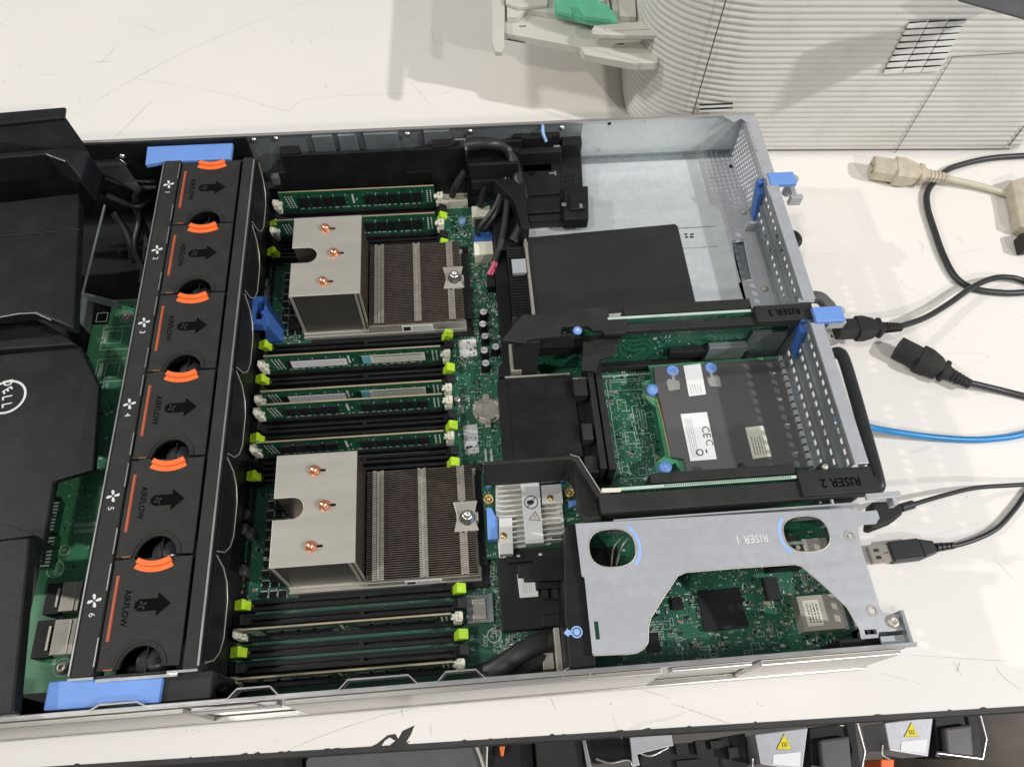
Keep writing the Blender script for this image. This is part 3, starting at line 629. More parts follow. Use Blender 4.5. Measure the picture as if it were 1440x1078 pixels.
# ================================================================== HEATSINKS
finend = M('fin_pack_end_sheet', (0.13, 0.125, 0.108), 0.34, 0.6, var=0.25, ns=9, dust=0.1)
def heatsink(label, ox, oy):
    hs = thing('processor_heatsink', label, 'heatsink', (ox + 60, oy + 37, 15), 'finned heatsinks on the two processors')
    y1 = 77
    q = MB(); q.box(ox, oy - 4, 15.5, ox + 131, oy + y1 + 2, 18.2); q.box(ox, oy - 4, 18.2, ox + 131, oy - 3, 20.5); q.build('base_plate', nick, hs, 0.3)
    q = MB(); q.box(ox - 2 + 8, oy - 8, 14.2, ox + 136, oy + y1 + 6, 16.5); q.box(ox + 130, oy + 6, 16, ox + 136, oy + y1 - 4, 20); q.build('socket_frame', blkd, hs, 0.4)
    # tall fin block with its notched top sheet
    notch = [(0, 31.0), (12, 31.0)] + [(12 + 7.2 * math.sin(math.radians(a)), 38.2 - 7.2 * math.cos(math.radians(a))) for a in range(15, 180, 15)] + [(12, 45.4), (0, 45.4)]
    out = [(ox + a, oy + b_) for a, b_ in [(0, 0), (53, 0), (53, 75.5), (0, 75.5)] + notch[::-1]]
    q = MB(); q.prism(out, 70.9, 72); 
    q.box(ox, oy, 20, ox + 2.2, oy + 1.0, 70.9); q.box(ox + 48, oy, 20, ox + 50, oy + 1.0, 70.9); q.box(ox + 51.2, oy, 20, ox + 53, oy + .9, 70.9); q.box(ox, oy - 1.2, 18.2, ox + 53, oy + 1, 21)
    q.build('top_sheet', nick, hs, 0.35)
    q = MB(); 
    for k_ in range(43):
        yy = oy + 1.4 + k_ * 1.75
        if 30.0 < yy - oy < 46.2: q.box(ox + 19.8, yy, 18.2, ox + 52.6, yy + .5, 70.9)
        else: q.box(ox + .5, yy, 18.2, ox + 52.6, yy + .5, 70.9)
    q.box(ox + 3, oy + .6, 19, ox + 48, oy + 1.2, 70.5, 1)
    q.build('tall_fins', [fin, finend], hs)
    for (u, v_) in ((25.2, 63.0), (32.5, 38.5), (25.2, 12.0)):
        q = MB(); q.lathe(ox + u, oy + v_, [(3.4, 72), (3.4, 73.6), (2.9, 75.2), (1.6, 76.3), (0.01, 76.6)], 0, 20); q.ring(ox + u, oy + v_, 72.02, 3.3, 3.9, 0)
        q.box(ox + u + 3, oy + v_ - .8, 72.02, ox + u + 7.4, oy + v_ + .8, 72.12, 1); q.build('heat_pipe_end', [copper, emb], hs)
    # low fins
    q = MB()
    for k_ in range(50):
        yy = oy - 2.6 + k_ * 1.57; x1 = 128.5 if not 26 < yy - oy < 48 else 119
        q.box(ox + 54, yy, 18.3, ox + x1, yy + .42, 33.6)
        for (u0, u1) in ((58, 60.6), (63.4, 65.8), (89.8, 91.6), (93.8, 95.6)): q.box(ox + u0, yy - .2, 33.62, ox + u1, yy + .95, 34.3, 1)
        if not 26 < yy - oy < 48:
            for (u0, u1) in ((117.5, 119), (121.2, 122.8)): q.box(ox + u0, yy - .2, 33.62, ox + u1, yy + .95, 34.3, 1)
    q.box(ox + 61, oy - 2.6, 33.0, ox + 63, oy + 75, 33.6, 1); q.box(ox + 91.6, oy - 2.6, 33.0, ox + 93.8, oy + 75, 33.6, 1)
    q.box(ox + 119, oy - 2.6, 32.8, ox + 121.2, oy + 26, 33.5, 1); q.box(ox + 119, oy + 48, 32.8, ox + 121.2, oy + 75, 33.5, 1)
    q.box(ox + 53.5, oy - 3.4, 18.2, ox + 129, oy - 2.8, 30, 2)
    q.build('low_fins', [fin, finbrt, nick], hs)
    q = MB(); q.prism([(ox + 114, oy + 26.5), (ox + 131, oy + 26.5), (ox + 128, oy + 37), (ox + 131, oy + 48), (ox + 114, oy + 48), (ox + 116.5, oy + 37)], 33.7, 35)
    q.box(ox + 116, oy + 34, 24, ox + 131, oy + 40, 33.7); q.build('clamp', nick, hs, 0.4)
    q = MB(); q.lathe(ox + 123.5, oy + 35.5, [(5.6, 35), (5.6, 36.4), (4.4, 37.2), (3.9, 41), (3.0, 42), (1.6, 42.1), (1.5, 41), (0.01, 40.8)], 0, 24); q.build('captive_screw', chrome, hs)
    q = MB(); q.box(ox + 79, oy - 3.75, 20.2, ox + 104, oy - 3.45, 28.8); 
    for r_ in range(4):
        x = ox + 88
        while x < ox + 102: l = random.uniform(.5, 1.6); q.box(x, oy - 3.9, 21.5 + r_ * 1.8, x + l, oy - 3.78, 22.3 + r_ * 1.8, 1); x += l + .6
    q.box(ox + 80.4, oy - 3.9, 22, ox + 86, oy - 3.78, 27.5, 2); q.build('label_sticker', [white, greyink, ink], hs)
    return hs
H1 = heatsink('silver heatsink with three copper dots on the far processor, below the black air baffle', 253.5, 280)
dup(H1, (253.5 + 60, 76.3 + 37, 15), 'silver heatsink with three copper dots on the near processor, close to the steel side wall')

# ================================================================== FAN CAGE AND FANS
fc = thing('fan_cage', 'long black fan cage with blue end handles spanning the case crosswise', 'fan cage', (180, 215, 3))
q = MB(); q.box(150.6, 19, 70, 163, 411, 84.2); q.box(213.2, 18, 70, 221.6, 409, 86); q.box(150.6, 17.4, 60, 221.8, 19.4, 82.6)
q.box(150.6, 411, 4, 222, 413, 80); q.box(201.5, 3.2, 4, 228, 18, 79.5)
q.build('frame', blk2, fc, 0.5)
q = MB(); q.box(149.7, 20, 83.6, 150.6, 409, 85.0); q.box(221.4, 20, 85.2, 222.6, 406, 86.6); q.box(150, 17.3, 83, 164, 18.6, 85); q.box(205, 17, 84.5, 222, 18.4, 86.6); q.box(165, 15.6, 81.5, 210, 17.2, 84)
for k_ in range(6):
    y0 = 21 + 64.8 * k_; q.box(162.6, y0 + 3, 84.0, 163.3, y0 + 19, 84.7); q.box(162.6, y0 + 46, 84.0, 163.3, y0 + 62, 84.7)
q.build('metal_edge', chrome, fc)
q = MB(); q.prism([(133.2, 429), (202, 429), (202, 411.5), (156, 411.5), (152, 412.5), (140, 410), (134.5, 409)], 79, 83.2); q.build('handle', blue, fc, 0.8)
q = MB(); q.prism([(138.5, 18.4), (178.6, 18.4), (179, 16.4), (201.4, 15.8), (201, 2.6), (138.5, 3.4)], 77, 82.6); q.build('handle', blue, fc, 0.8)
q = MB()                                    # propeller marks and numbers on the strip
for k_ in range(6):
    yc = 21 + 64.8 * (k_ + .5) + 8; xc = 156.8
    for a in range(4):
        T = RT(xc, yc, 84.35, a * 90 + 10); q.prism([(0.5, 0), (1.2, -.7), (3.4, -.9), (4.2, .3), (3.6, 1.0), (1.6, .7)], 0, .08, 0, T)
    q.text(str(6 - k_), xc - .2, yc - 8.2, 84.42, 5.4, -90)
q.build('fan_numbers', silkw, fc)
q = MB(); 
for k_ in range(6):
    yc = 21 + 64.8 * (k_ + .5)
    arc = [(31, 80), (27, 66), (20, 57), (10, 53), (-13, 53), (-22, 58), (-28, 67), (-31, 80)]
    q.prism([(a, b_) for a, b_ in arc], 0, 3.4, 0, Matrix(((0, 0, 1, 220.2), (1, 0, 0, yc), (0, 1, 0, 0), (0, 0, 0, 1))))
    q.tube([(223.8, yc + a, b_) for a, b_ in arc], .5, 1, 6, 0)
    q.build('fan_duct', [blk, nick], fc, 0.4); q = MB()
q.box(213.6, 20, 4, 220.1, 408, 69.9)
q.build('inner_wall', [blk, nick], fc, 0.4)
q = MB(); q.box(204, 3, 4, 228, 17, 70); q.box(226, 8, 4, 229, 16, 74); q.box(222.2, 60, 4, 224.4, 400, 16); q.build('side_bracket', blk, fc, 0.5)
fan0 = None
HX, HR = 188.0, 12.0
def make_fan(k_, label):
    y0 = 21 + 64.8 * k_
    fn = thing('fan_module', label, 'fan', (186, y0 + 32.4, 20), 'hot-swap fans in the fan cage')
    A = [(HX + HR * math.cos(math.radians(a)), y0 + 1 + HR * math.sin(math.radians(a))) for a in range(180, -1, -12)]
    out = [(164, y0 + .6)] + A + [(210.5, y0 + .6), (210.5, y0 + 64.2), (164, y0 + 64.2)]
    q = MB(); q.prism(out, 80.5, 83.2); 
    q.build('lid', blk2, fn, 0.5)
    q = MB(); q.ring(HX, y0 + 1, 83.22, 13.4, 15.0, 0, 24, 2, 178, 0.7); q.build('finger_rim', blk2, fn, 0.3)
    q = MB(); q.box(165, y0 + 1, 22, 209.5, y0 + 64, 60); q.box(165, y0 + 16, 60, 209.5, y0 + 64, 80.4); q.build('housing', blk, fn)
    T = Matrix.Translation((HX, y0 + 5, 61)) @ Matrix.Rotation(math.radians(90), 4, 'X')
    q = MB(); q.lathe(HX, y0 + 6, [(11, 60), (10.2, 66), (7.5, 71), (3, 74), (0.01, 74.6)], 0, 24); q.box(HX - .5, y0 - 5, 66, HX + .5, y0 + 14, 75.2, 1); q.build('hub', [lcd, blkd], fn)
    q = MB(); cyy = y0 + 64.8 + 3
    cyy = y0 + 64.8 + 14; q.ring(HX, cyy, 79, 17, 20.3, 0, 18, 238, 302, 6.2); q.ring(HX, cyy, 78, 20.35, 23.6, 0, 18, 240, 300, 5.7); q.build('grip', orange, fn, 0.2)
    q = MB(); q.box(167.2, y0 + 17, 83.25, 168.4, y0 + 54, 83.9); q.box(166.8, y0 + 16.6, 83.21, 168.8, y0 + 54.4, 83.3, 1); q.box(HX - 20, y0 + .62, 83.22, HX - 15, y0 + 1.2, 83.4); q.build('colour_stripe', [orange2, orange2], fn)
    q = MB(); yc = y0 + 36; q.prism([(182.5, yc - 3.6), (193, yc - 3.6), (193, yc - 7), (201, yc), (193, yc + 7), (193, yc + 3.6), (182.5, yc + 3.6), (180, yc + 1.5), (180, yc - 1.5)], 83.22, 83.32)
    q.text('AIRFLOW', 175, yc - 1, 83.28, 5.2, -90, 0, sx=.95)
    q.build('airflow_arrow', emb, fn)
    q = MB()
    for a in range(4): q.prism([(0.4, 0), (1.0, -.6), (2.4, -.7), (2.9, .3), (1.2, .6)], 83.34, 83.38, 0, RT(184.6, yc, 0, a * 90 + 30))
    q.build('arrow_emblem', blk2, fn)
    return fn
FL = ['fan with orange grip at cage position 6, next to the near blue handle', 'fan at cage position 5, second from the near blue handle', 'fan at cage position 4, level with the group of twelve memory slots',
      'fan at cage position 3, level with the blue plastic air latch', 'fan at cage position 2, second from the far blue handle', 'fan at cage position 1, whose orange grip touches the far blue handle']
fan0 = make_fan(0, FL[0])
for k_ in range(1, 6): dup(fan0, (186, 21 + 64.8 * k_ + 32.4, 20), FL[k_])

# ================================================================== BACKPLANE BOARD at the drive end
bp = thing('backplane_board', 'narrow green circuit board between the black shroud and the fan cage', 'circuit board', (110, 170, 18))
q = MB(); q.prism([(84, 22), (150, 22), (150, 322), (96, 322), (96, 300), (84, 300)], 18.4, 20); q.box(96, 322, 18.4, 150, 323.5, 20, 1); q.build('board', [pcbl, pcbedge], bp)
q = MB(); smd(130, 88, 95, 146, 320, 2.4, 20.0, q); q.build('surface_mount_components', [chipm, tan, silk, galvd], bp)
q = MB()
def sb(a0, b0, a1, b1):
    A = at(a0, b0, 20.1); B = at(a1, b1, 20.1); silkbox(A[0], B[1], B[0], A[1], 20.05, .55, q)
sb(146, 460, 186, 490); sb(138, 505, 178, 535); sb(137, 440, 150, 452); sb(152, 465, 170, 482); sb(150, 510, 166, 530)
for a, b_ in ((144, 466), (147, 466), (139, 512), (142, 512)):
    c = at(a, b_ + 8, 20.1); q.box(c[0], c[1] - 6, 20.05, c[0] + 1.1, c[1] + 6, 20.15)
stext('A1', 155, 498, 5, 180, 20.1, q); stext('B1', 148, 541, 5, 180, 20.1, q); stext('A', 86, 868, 5, 180, 20.1, q); stext('B', 76, 930, 5, 180, 20.1, q)
c = at(78, 800, 20.1); q.ring(c[0], c[1], 20.05, 5.2, 5.9, 0); q.text('DELL', c[0], c[1], 20.15, 4, -75)
c = at(91, 773, 20.1); q.ring(c[0], c[1], 20.05, 3.2, 3.7, 0); q.text('E', c[0], c[1], 20.15, 4, -90)
for i in range(16):
    for j in (0, 1): c = at(104 + i * 2.2, 741 + j * 9 - i * .15, 20.1); q.box(c[0], c[1], 20.05, c[0] + .5, c[1] + 3, 20.3)
for a, b_ in ((178, 445), (88, 938)):
    c = at(a, b_, 20.1); q.ring(c[0], c[1], 20.05, 5.2, 5.6, 0)
for i in range(260):
    x, y = random.uniform(88, 146), random.uniform(95, 318); l_ = random.uniform(.6, 3)
    q.box(x, y, 20.02, x + l_, y + .3, 20.1) if random.random() < .5 else q.box(x, y, 20.02, x + .3, y + l_, 20.1)

q.build('silkscreen', silk, bp)
q = MB()
for a, b_ in ((178, 445), (88, 938)):
    c = at(a, b_, 21); MB().lathe(c[0], c[1], [(4.2, 20), (4.2, 21), (3.0, 22.6), (1.3, 22.9), (1.2, 22.2), (0.01, 22.1)], 0).build('screw', nick, bp)
for (a0, b0, a1, b1) in ((67, 819, 117, 859), (52, 872, 110, 920)):
    A = at(a0, b0, 28); B = at(a1, b1, 28); q = MB(); wd = B[0] - A[0]
    q.box(A[0], B[1], 20.1, A[0] + wd * .4, A[1], 27, 1); q.box(A[0] + wd * .4, B[1] + .8, 20.1, A[0] + wd * .86, A[1] - .5, 28.5, 0); q.box(A[0] + wd * .28, B[1] + 4, 27.02, A[0] + wd * .34, A[1] - 4, 28, 2); q.box(A[0] + wd * .87, B[1] + 2, 20.1, B[0] + 6, A[1] - 2, 26, 1)
    q.box(A[0] + wd * .72, B[1] + 1, 28.52, A[0] + wd * .76, A[1] - 1, 29, 2); q.build('cable_connector', [nick, blkd, finbrt], bp, 0.3)
for a, b_, z in ((66, 725, 27), (60, 775, 27)):
    c = at(a + 6, b_, z); q = MB(); q.box(c[0] - 4, c[1] - 11, 20.1, c[0] + 4, c[1] + 11, 26, 1)
    for i in range(9): q.box(c[0] - 3, c[1] - 10 + i * 2.4, 26.02, c[0] + 3, c[1] - 9 + i * 2.4, 26.3, 0)
    q.build('pin_header', [silkw, pcbd], bp)
# cable bundle in the gap above the board
for i, (pts, rr_) in enumerate((([(150, 250, 60), (185, 262, 62), (220, 264, 60)], 2.2), ([(135, 238, 64), (172, 252, 60), (218, 256, 52)], 2.0), ([(190, 275, 45), (196, 310, 40), (190, 350, 30), (205, 385, 26)], 3.0), ([(160, 300, 45), (180, 330, 35), (188, 370, 22)], 3.0), ([(152, 275, 55), (190, 290, 50), (214, 282, 45)], 2.5), ([(195, 262, 55), (190, 290, 40), (205, 330, 30), (198, 400, 22)], 2.5))):
    q = MB(); q.tube([(*at(a, b_, z), z) for a, b_, z in pts], rr_, 0, 8)
    tag(q.build('drive_cable', cabm), ('black cable leaving the shroud highest, toward the far blue handle', 'black cable just below the topmost one by the shroud', 'black cable hanging closest to the fan cage strip', 'black cable dropping steeply beside the fan cage', 'short black cable crossing toward fan 1', 'black cable drooping in the gap behind fan 2')[i], 'cable', 'black drive cables in the dark gap')
q = MB(); q.prism(P([(125, 212), (148, 219), (172, 226), (180, 238), (196, 262), (190, 268), (160, 250), (135, 238)], 70), 66, 70); q.tube([(*at(a, b_, 71), 71) for a, b_ in ((125, 211), (145, 217), (170, 225), (178, 232))], .5, 1, 6)
tag(q.build('ribbon_cable', [sleeve, chrome]), 'flat black woven cable strip beside the round wall rivet', 'cable')

# ================================================================== SHROUD with round logo
sh_ = thing('air_shroud', 'large faceted black plastic shroud with a round white logo at the left', 'air shroud', (60, 220, 40))
q = MB()
def pz(pts, z1, z0): q.prism(P(pts, z1), z0, z1)
pz([(-120, 168), (92, 150), (90, 165), (-120, 187)], 122, 119)
f0, f1 = P([(-120, 186), (90, 165)], 119.5), P([(-120, 228), (124, 213)], 100)
q.add([(*f0[0], 121), (*f0[1], 121), (*f1[1], 98), (*f1[0], 98)], [(0, 1, 2, 3)]); q.add([(f0[0][0], f0[0][1] + 1.5, 121), (f0[1][0], f0[1][1] + 1.5, 121), (f1[1][0], f1[1][1] + 1.5, 98), (f1[0][0], f1[0][1] + 1.5, 98)], [(3, 2, 1, 0)])
pz([(-120, 224), (60, 210), (100, 207), (124, 213), (114, 252), (92, 226), (65, 217), (-120, 232)], 108, 83)
pz([(-120, 296), (-30, 288), (112, 271), (104, 462), (50, 440), (-120, 460)], 82, 73)
pz([(-120, 512), (112, 485), (140, 543), (132, 660), (76, 676), (58, 790), (-120, 800)], 57, 52)
pz([(-120, 470), (50, 448), (90, 470), (108, 484), (-120, 500)], 62, 40)
pz([(-120, 780), (14, 757), (42, 755), (18, 1003), (-120, 1016)], 97, 88)
q.build('shell', shr, sh_, 1.2, 3)
q = MB(); pz([(-120, 745), (12, 737), (50, 752), (-120, 775)], 90, 60); pz([(-120, 340), (112, 321), (112, 323), (-120, 343)], 82.6, 82); q.build('ridge', blk, sh_, 0.8)
q = MB(); e_ = [(*at(a, b_, 82.4), 82.4) for a, b_ in ((-60, 450), (0, 446), (26, 441), (50, 440), (72, 450))]; q.tube(e_, .5, 0, 6, 0); e_ = [(*at(a, b_, 108.3), 108.3) for a, b_ in ((65, 217), (78, 222), (92, 227))]; q.tube(e_, .35, 0, 6, 0); q.build('painted_highlight', galvd, sh_)  # pale lines painting the highlight along the black ridge edges
q = MB(); c = at(9, 558, 57.3); q.ring(c[0], c[1], 57.2, 12.0, 13.6, 0, 40)
u0 = Vector(at(9, 538, 57.3)); u1 = Vector(at(7, 578, 57.3)); dd = u1 - u0; an = math.degrees(math.atan2(dd.y, dd.x))
for k_, (ch_, tw) in enumerate((('D', 0), ('E', 28), ('L', 0), ('L', 0))):
    p_ = u0 + dd * (k_ / 3.0 * 0.78 + 0.03); q.text(ch_, p_.x + .6, p_.y + .5, 57.35, 9.4, an + tw, sx=.72)
q.build('logo', silkw, sh_)

# ================================================================== AIR BAFFLE, blue latch, corner module and wiring
q = MB(); q.prism([(240, 417), (392, 417), (392, 419.5), (240, 419.5)], 15, 78)
for a in (405, 622): c = at(a, 212, 83); q.box(c[0] - 8, 417.5, 66, c[0] + 8, 426, 80)
q.box(392, 408, 15, 394, 431, 79); q.box(340, 416.3, 50, 362, 417, 54); q.box(232, 416, 15, 240, 431, 60)
bf = thing('air_baffle', 'long black plastic wall between the topmost memory module and the far side wall', 'air baffle', (315, 418, 15)); q.build('wall', blk, bf, 0.5)
q = MB(); q.box(384, 423, 80.2, 393, 425, 81.4); q.box(392, 412, 79.2, 394, 423, 81); q.build('clip', chrome, bf, 0.3)
q = MB(); c = at(386, 247, 60); q.box(c[0] - 3, c[1] - 3, 52, c[0] + 3, c[1] + 3, 60, 1); q.build('tab', [blk, dgrey], bf, 0.4)
lt = thing('air_latch', 'blue plastic finger latch standing beside the fan cage', 'latch', (224, 288, 14))
o_ = P([(357, 417), (376, 416), (375, 434), (367, 440), (373, 446), (369, 456), (352, 455), (353, 434)], 50)
q = MB(); cx_ = sum(p[0] for p in o_) / 8; cy_ = sum(p[1] for p in o_) / 8
h_ = [(cx_ + (p[0] - cx_) * .62, cy_ + (p[1] - cy_) * .62) for p in o_]
q.plate(o_, [h_], 50, 9); q.build('finger_cup', blue2, lt, 0.6)
q = MB(); q.hexa([(222, 276, 15), (236, 276, 15), (236, 292, 15), (222, 292, 15)], [(o_[4][0] - 2, o_[4][1] - 3, 44), (o_[2][0], o_[4][1] - 3, 44), (o_[1][0], o_[1][1] - 2, 44), (o_[0][0], o_[0][1] - 2, 44)]); q.build('stem', blue2, lt, 0.6)

md = thing('corner_module', 'black plastic bracket module on the power bay next to the far wall', 'bracket', (465, 375, 46))
q = MB()
def mp_(pts, z1, z0): q.prism(P(pts, z1), z0, z1)
mp_([(728, 214), (791, 211), (791, 188), (816, 187), (820, 263), (822, 306), (740, 312), (736, 296), (728, 268)], 56, 46.3)
mp_([(731, 231), (786, 228), (788, 272), (735, 275)], 58, 56.05); mp_([(738, 279), (788, 276), (789, 297), (741, 300)], 59, 56.05); mp_([(741, 303), (789, 300), (789, 308), (745, 311)], 58, 56.05)
mp_([(794, 264), (827, 261), (828, 307), (793, 309)], 62, 50); mp_([(801, 271), (822, 270), (824, 293), (802, 295)], 64.5, 62.05)
mp_([(728, 208), (790, 205), (790, 213), (728, 216)], 72, 46.3); mp_([(722, 185), (786, 182), (788, 190), (722, 193)], 76, 60); mp_([(720, 186), (728, 186), (730, 212), (722, 213)], 74, 46.3); mp_([(790, 186), (817, 185), (819, 202), (790, 204)], 70, 46.3)
q.build('body', blk, md, 0.9)
q = MB(); q.box(394, 399, 62, 436, 402.5, 76); q.box(394, 420, 62, 440, 423, 80); q.box(396, 398, 48, 440, 422, 58); q.box(440, 406, 46.3, 466, 424, 58); q.box(440, 424, 46.3, 466, 426.5, 79); q.box(412, 340, 30.1, 434, 396, 38); q.prism([(414, 396), (440, 396), (440, 342), (434, 342), (430, 372)], 44, 62); q.build('cable_channel', blk, md, 0.8)
q = MB(); c = at(747, 243, 58.2); q.ring(c[0], c[1], 58.05, 2.6, 3.2, 0); q.box(c[0] - 1.4, c[1] - 1, 58.05, c[0] + 1.4, c[1] + 1, 58.2, 0); c = at(800, 251, 56.2); silkbox(c[0] - 4, c[1] - 3, c[0] + 4, c[1] + 3, 56.05, .5, q); q.build('moulded_marks', emb, md)
q = MB()
for a, b_, z, s1, s2 in ((776, 243, 58.6, 2.4, .8), (781, 243, 58.6, .8, 2.4), (817, 289, 65, 1.3, 2.2), (783, 205, 73, 2.6, .9), (793, 287, 62.5, 1.8, 1.6)):
    c = at(a, b_, z); q.box(c[0] - s1, c[1] - s2, z - 1.2, c[0] + s1, c[1] + s2, z)
c = at(816, 312, 52); q.box(c[0] - 4, c[1] - 3, 46.4, c[0] + 4, c[1] + 3, 52); q.build('clips', galvd, md, 0.3)
q = MB(); q.tube([(*at(763, 176, 84), 84), (*at(764, 188, 82), 82), (*at(768, 199, 76), 76)], 1.4, 0, 8); q.build('blue_tab', paleblue, md)

# cable looms to the board connectors
for nm, pts, rr_, mt, lab in (('wire_loom', [(655, 205, 78), (690, 202, 80), (715, 212, 70), (728, 250, 60), (738, 300, 50), (722, 340, 40)], 5.0, cabm, 'thick black wire loom bending round the corner module'),
                              ('wire_loom', [(712, 240, 60), (703, 275, 50), (690, 300, 42), (676, 318, 34), (671, 330, 26)], 2.2, cabm, 'thin black wire loom ending at the blue-framed connector'),
                              ('wire_loom', [(716, 250, 58), (708, 272, 50), (696, 302, 44), (682, 322, 34)], 1.8, cabm, 'thin black wire beside the loom at the blue-framed connector'),
                              ('wire_loom', [(716, 262, 55), (712, 300, 48), (706, 335, 40), (696, 368, 32)], 3.0, sleeve, 'printed black sleeve that runs down to the pink wires'),
                              ('wire_loom', [(682, 238, 60), (681, 262, 50), (675, 290, 30)], 2.6, sleeve, 'short woven black sleeve entering the upper white connector'),
                              ('wire_loom', [(655, 240, 60), (640, 262, 45), (636, 275, 26)], 3.0, sleeve, 'black wire bunch entering the ivory connector by the memory')):
    q = MB(); q.tube([(*at(a, b_, z), z) for a, b_, z in pts], rr_, 0, 10); tag(q.build(nm, mt), lab, 'wire loom', 'black wire looms by the corner module')
q = MB(); q.tube([(*at(a, b_, z), z) for a, b_, z in ((697, 364, 33), (693, 375, 29), (687, 386, 25))], 1.9, 0, 8); q.tube([(*at(a, b_, z), z) for a, b_, z in ((700, 365, 33), (697, 376, 29), (692, 387, 25))], 1.0, 0, 8)
tag(q.build('pink_wires', pink), 'short pink wires plugged into the board above the capacitors', 'wire')
q = MB(); c0 = at(702, 315, 46)
q.text('LNM', *at(708, 318, 46), 49, 4, -100)
tag(q.build('sleeve_print', silkw), 'white print on the black sleeve', 'print') if False else None
# black ribbed card guide left of the power bay
gd = thing('card_guide', 'black ribbed plastic guide between the board edge and the power bay', 'guide', (425, 290, 16))
q = MB(); q.box(411, 230, 14.1, 421, 396, 30); q.box(421.2, 240, 16, 435.6, 338, 44)
for i in range(34): q.box(422, 242 + i * 2.8, 44, 433, 243.3 + i * 2.8, 45.4)
q.build('body', blk, gd, 0.3)
q = MB(); a = at(727, 366, 46); q.box(424, a[1] - 14, 44.2, 435.4, a[1], 48); q.build('bracket', steel, gd, 0.4)
q = MB(); q.prism([(436.2, 262), (438.4, 262), (438.0, 358), (436.0, 358)], 45.1, 48.5); q.prism([(436.2, 356), (458, 356), (458, 354.5), (438, 354.5)], 45.1, 48); q.build('light_edge', finbrt, gd, 0.3)

# ================================================================== RISER 1
r1 = thing('riser_card_assembly', 'black riser bar with green vertical card along the power bay', 'riser card', (530, 235, 14), 'riser cards')
q = MB(); q.box(432, 236.6, 16, 629, 238.2, 82.5); q.box(486.5, 236.6, 82.6, 592, 238.4, 83.6, 1); q.build('card', [pcb, pcbpale], r1)
q = MB(); q.box(499.5, 240.6, 45.7, 594, 249, 82); q.box(497, 239, 80, 595, 240.4, 81.5); q.build('connector', blk2, r1, 0.5)
q = MB(); q.prism(P([(705, 478), (735, 442), (790, 441), (806, 434), (853, 431), (858, 447), (884, 446), (880, 468), (850, 470), (848, 464), (834, 464), (826, 458), (790, 459), (788, 472), (742, 477), (738, 482)], 83), 79, 83)
q.box(481, 226.5, 77, 640, 233, 82.2); q.box(594, 226, 78, 637, 240, 85.5)
q.hexa([(418, 222, 16), (436, 222, 16), (436, 248, 16), (418, 248, 16)], [(418, 224, 79), (436, 224, 79), (436, 247, 79), (418, 247, 79)])
q.prism(P([(820, 462), (878, 466), (862, 500), (843, 505), (838, 522), (818, 520)], 62), 58, 62); q.box(425, 228, 62, 462, 230, 78.9)
q.build('carrier', blk2, r1, 0.6)
q = MB(); a = at(812, 465, 83.5); q.lathe(a[0], a[1], [(3.2, 83), (3.2, 84.4), (2.8, 84.8), (0.01, 84.8)], 0); q.box(a[0] - 1.5, a[1] - .3, 84.82, a[0] + 1.5, a[1] + .3, 84.95, 1); q.box(a[0] - .3, a[1] - 1.5, 84.96, a[0] + .3, a[1] + 1.5, 85.0, 1); q.build('touch_point', [blue, silkw], r1)
q = MB(); q.text('RISER 3', 615, 233.5, 85.6, 7.5, 180); q.build('lettering', emb, r1)
q = MB()
def onface(u, z, w_, h_, m=0): q.box(u, 236.3, z, u + w_, 236.55, z + h_, m)
for i in range(32):
    for j in range(3): onface(507 + i * 2.5 + (j % 2) * 1.2, 68 + j * 2.4, 1.1, 1.2)
onface(540, 60, 12, 6, 1); onface(525, 52, 3, 3); onface(534, 53, 1, 4); onface(537, 53, 1, 4); onface(462, 52, 1.6, 1.6); onface(468, 52, 1.6, 1.6)
for i in range(40): onface(random.uniform(445, 600), random.uniform(25, 75), random.uniform(.5, 2), .4)
q.build('solder_points', [silk, pcbl], r1)
q = MB(); q.box(570, 230, 20, 600, 235.6, 44); q.build('shield', [galvd, blkd], r1, 0.4); q = MB(); q.box(600.5, 233, 20, 629, 236, 58); q.box(540, 231, 30, 575, 236, 40, 1); q.box(437, 231, 46, 470, 236.2, 70, 1); q.build('shield', [galvd, blkd], r1, 0.4)
q = MB(); q.box(416, 222, 30, 424, 246, 42); q.tube([(*at(740, 470, 70), 70), (*at(741, 492, 60), 60), (*at(730, 495, 55), 55), (*at(729, 515, 44), 44)], .9, 1, 6, 0); q.build('spring_clip', [nick, finbrt], r1, 0.3)
q = MB(); q.box(478, 231, 14.1, 600, 236.5, 21); q.build('riser_socket', blkd, r1, 0.3)

# clips at the rear
for i, (yc, lab) in enumerate(((358.5, 'blue plastic latch on the rear edge beside the perforated corner'), (226.5, 'blue plastic latch on the rear edge at the end of the first riser bar'))):
    cl = thing('rear_latch', lab, 'latch', (645, yc, 60), 'blue latches on the rear edge')
    q = MB(); q.box(634, yc - 6.2, 84 + i * 2.2, 655.5, yc + 6.6, 88 + i * 2.2); q.build('tab', blue, cl, 0.7)
    q = MB(); q.hexa([(626.5, yc - 16, 56), (629, yc - 16, 56), (629, yc - 7, 56), (626.5, yc - 7, 56)], [(626, yc - 8, 80), (630.4, yc - 8, 80), (630.4, yc + 4, 80), (626, yc + 4, 80)]); q.box(626, yc - 1, 80, 634.5, yc + 4, 84.6); q.build('stem', blue2, cl, 0.5)

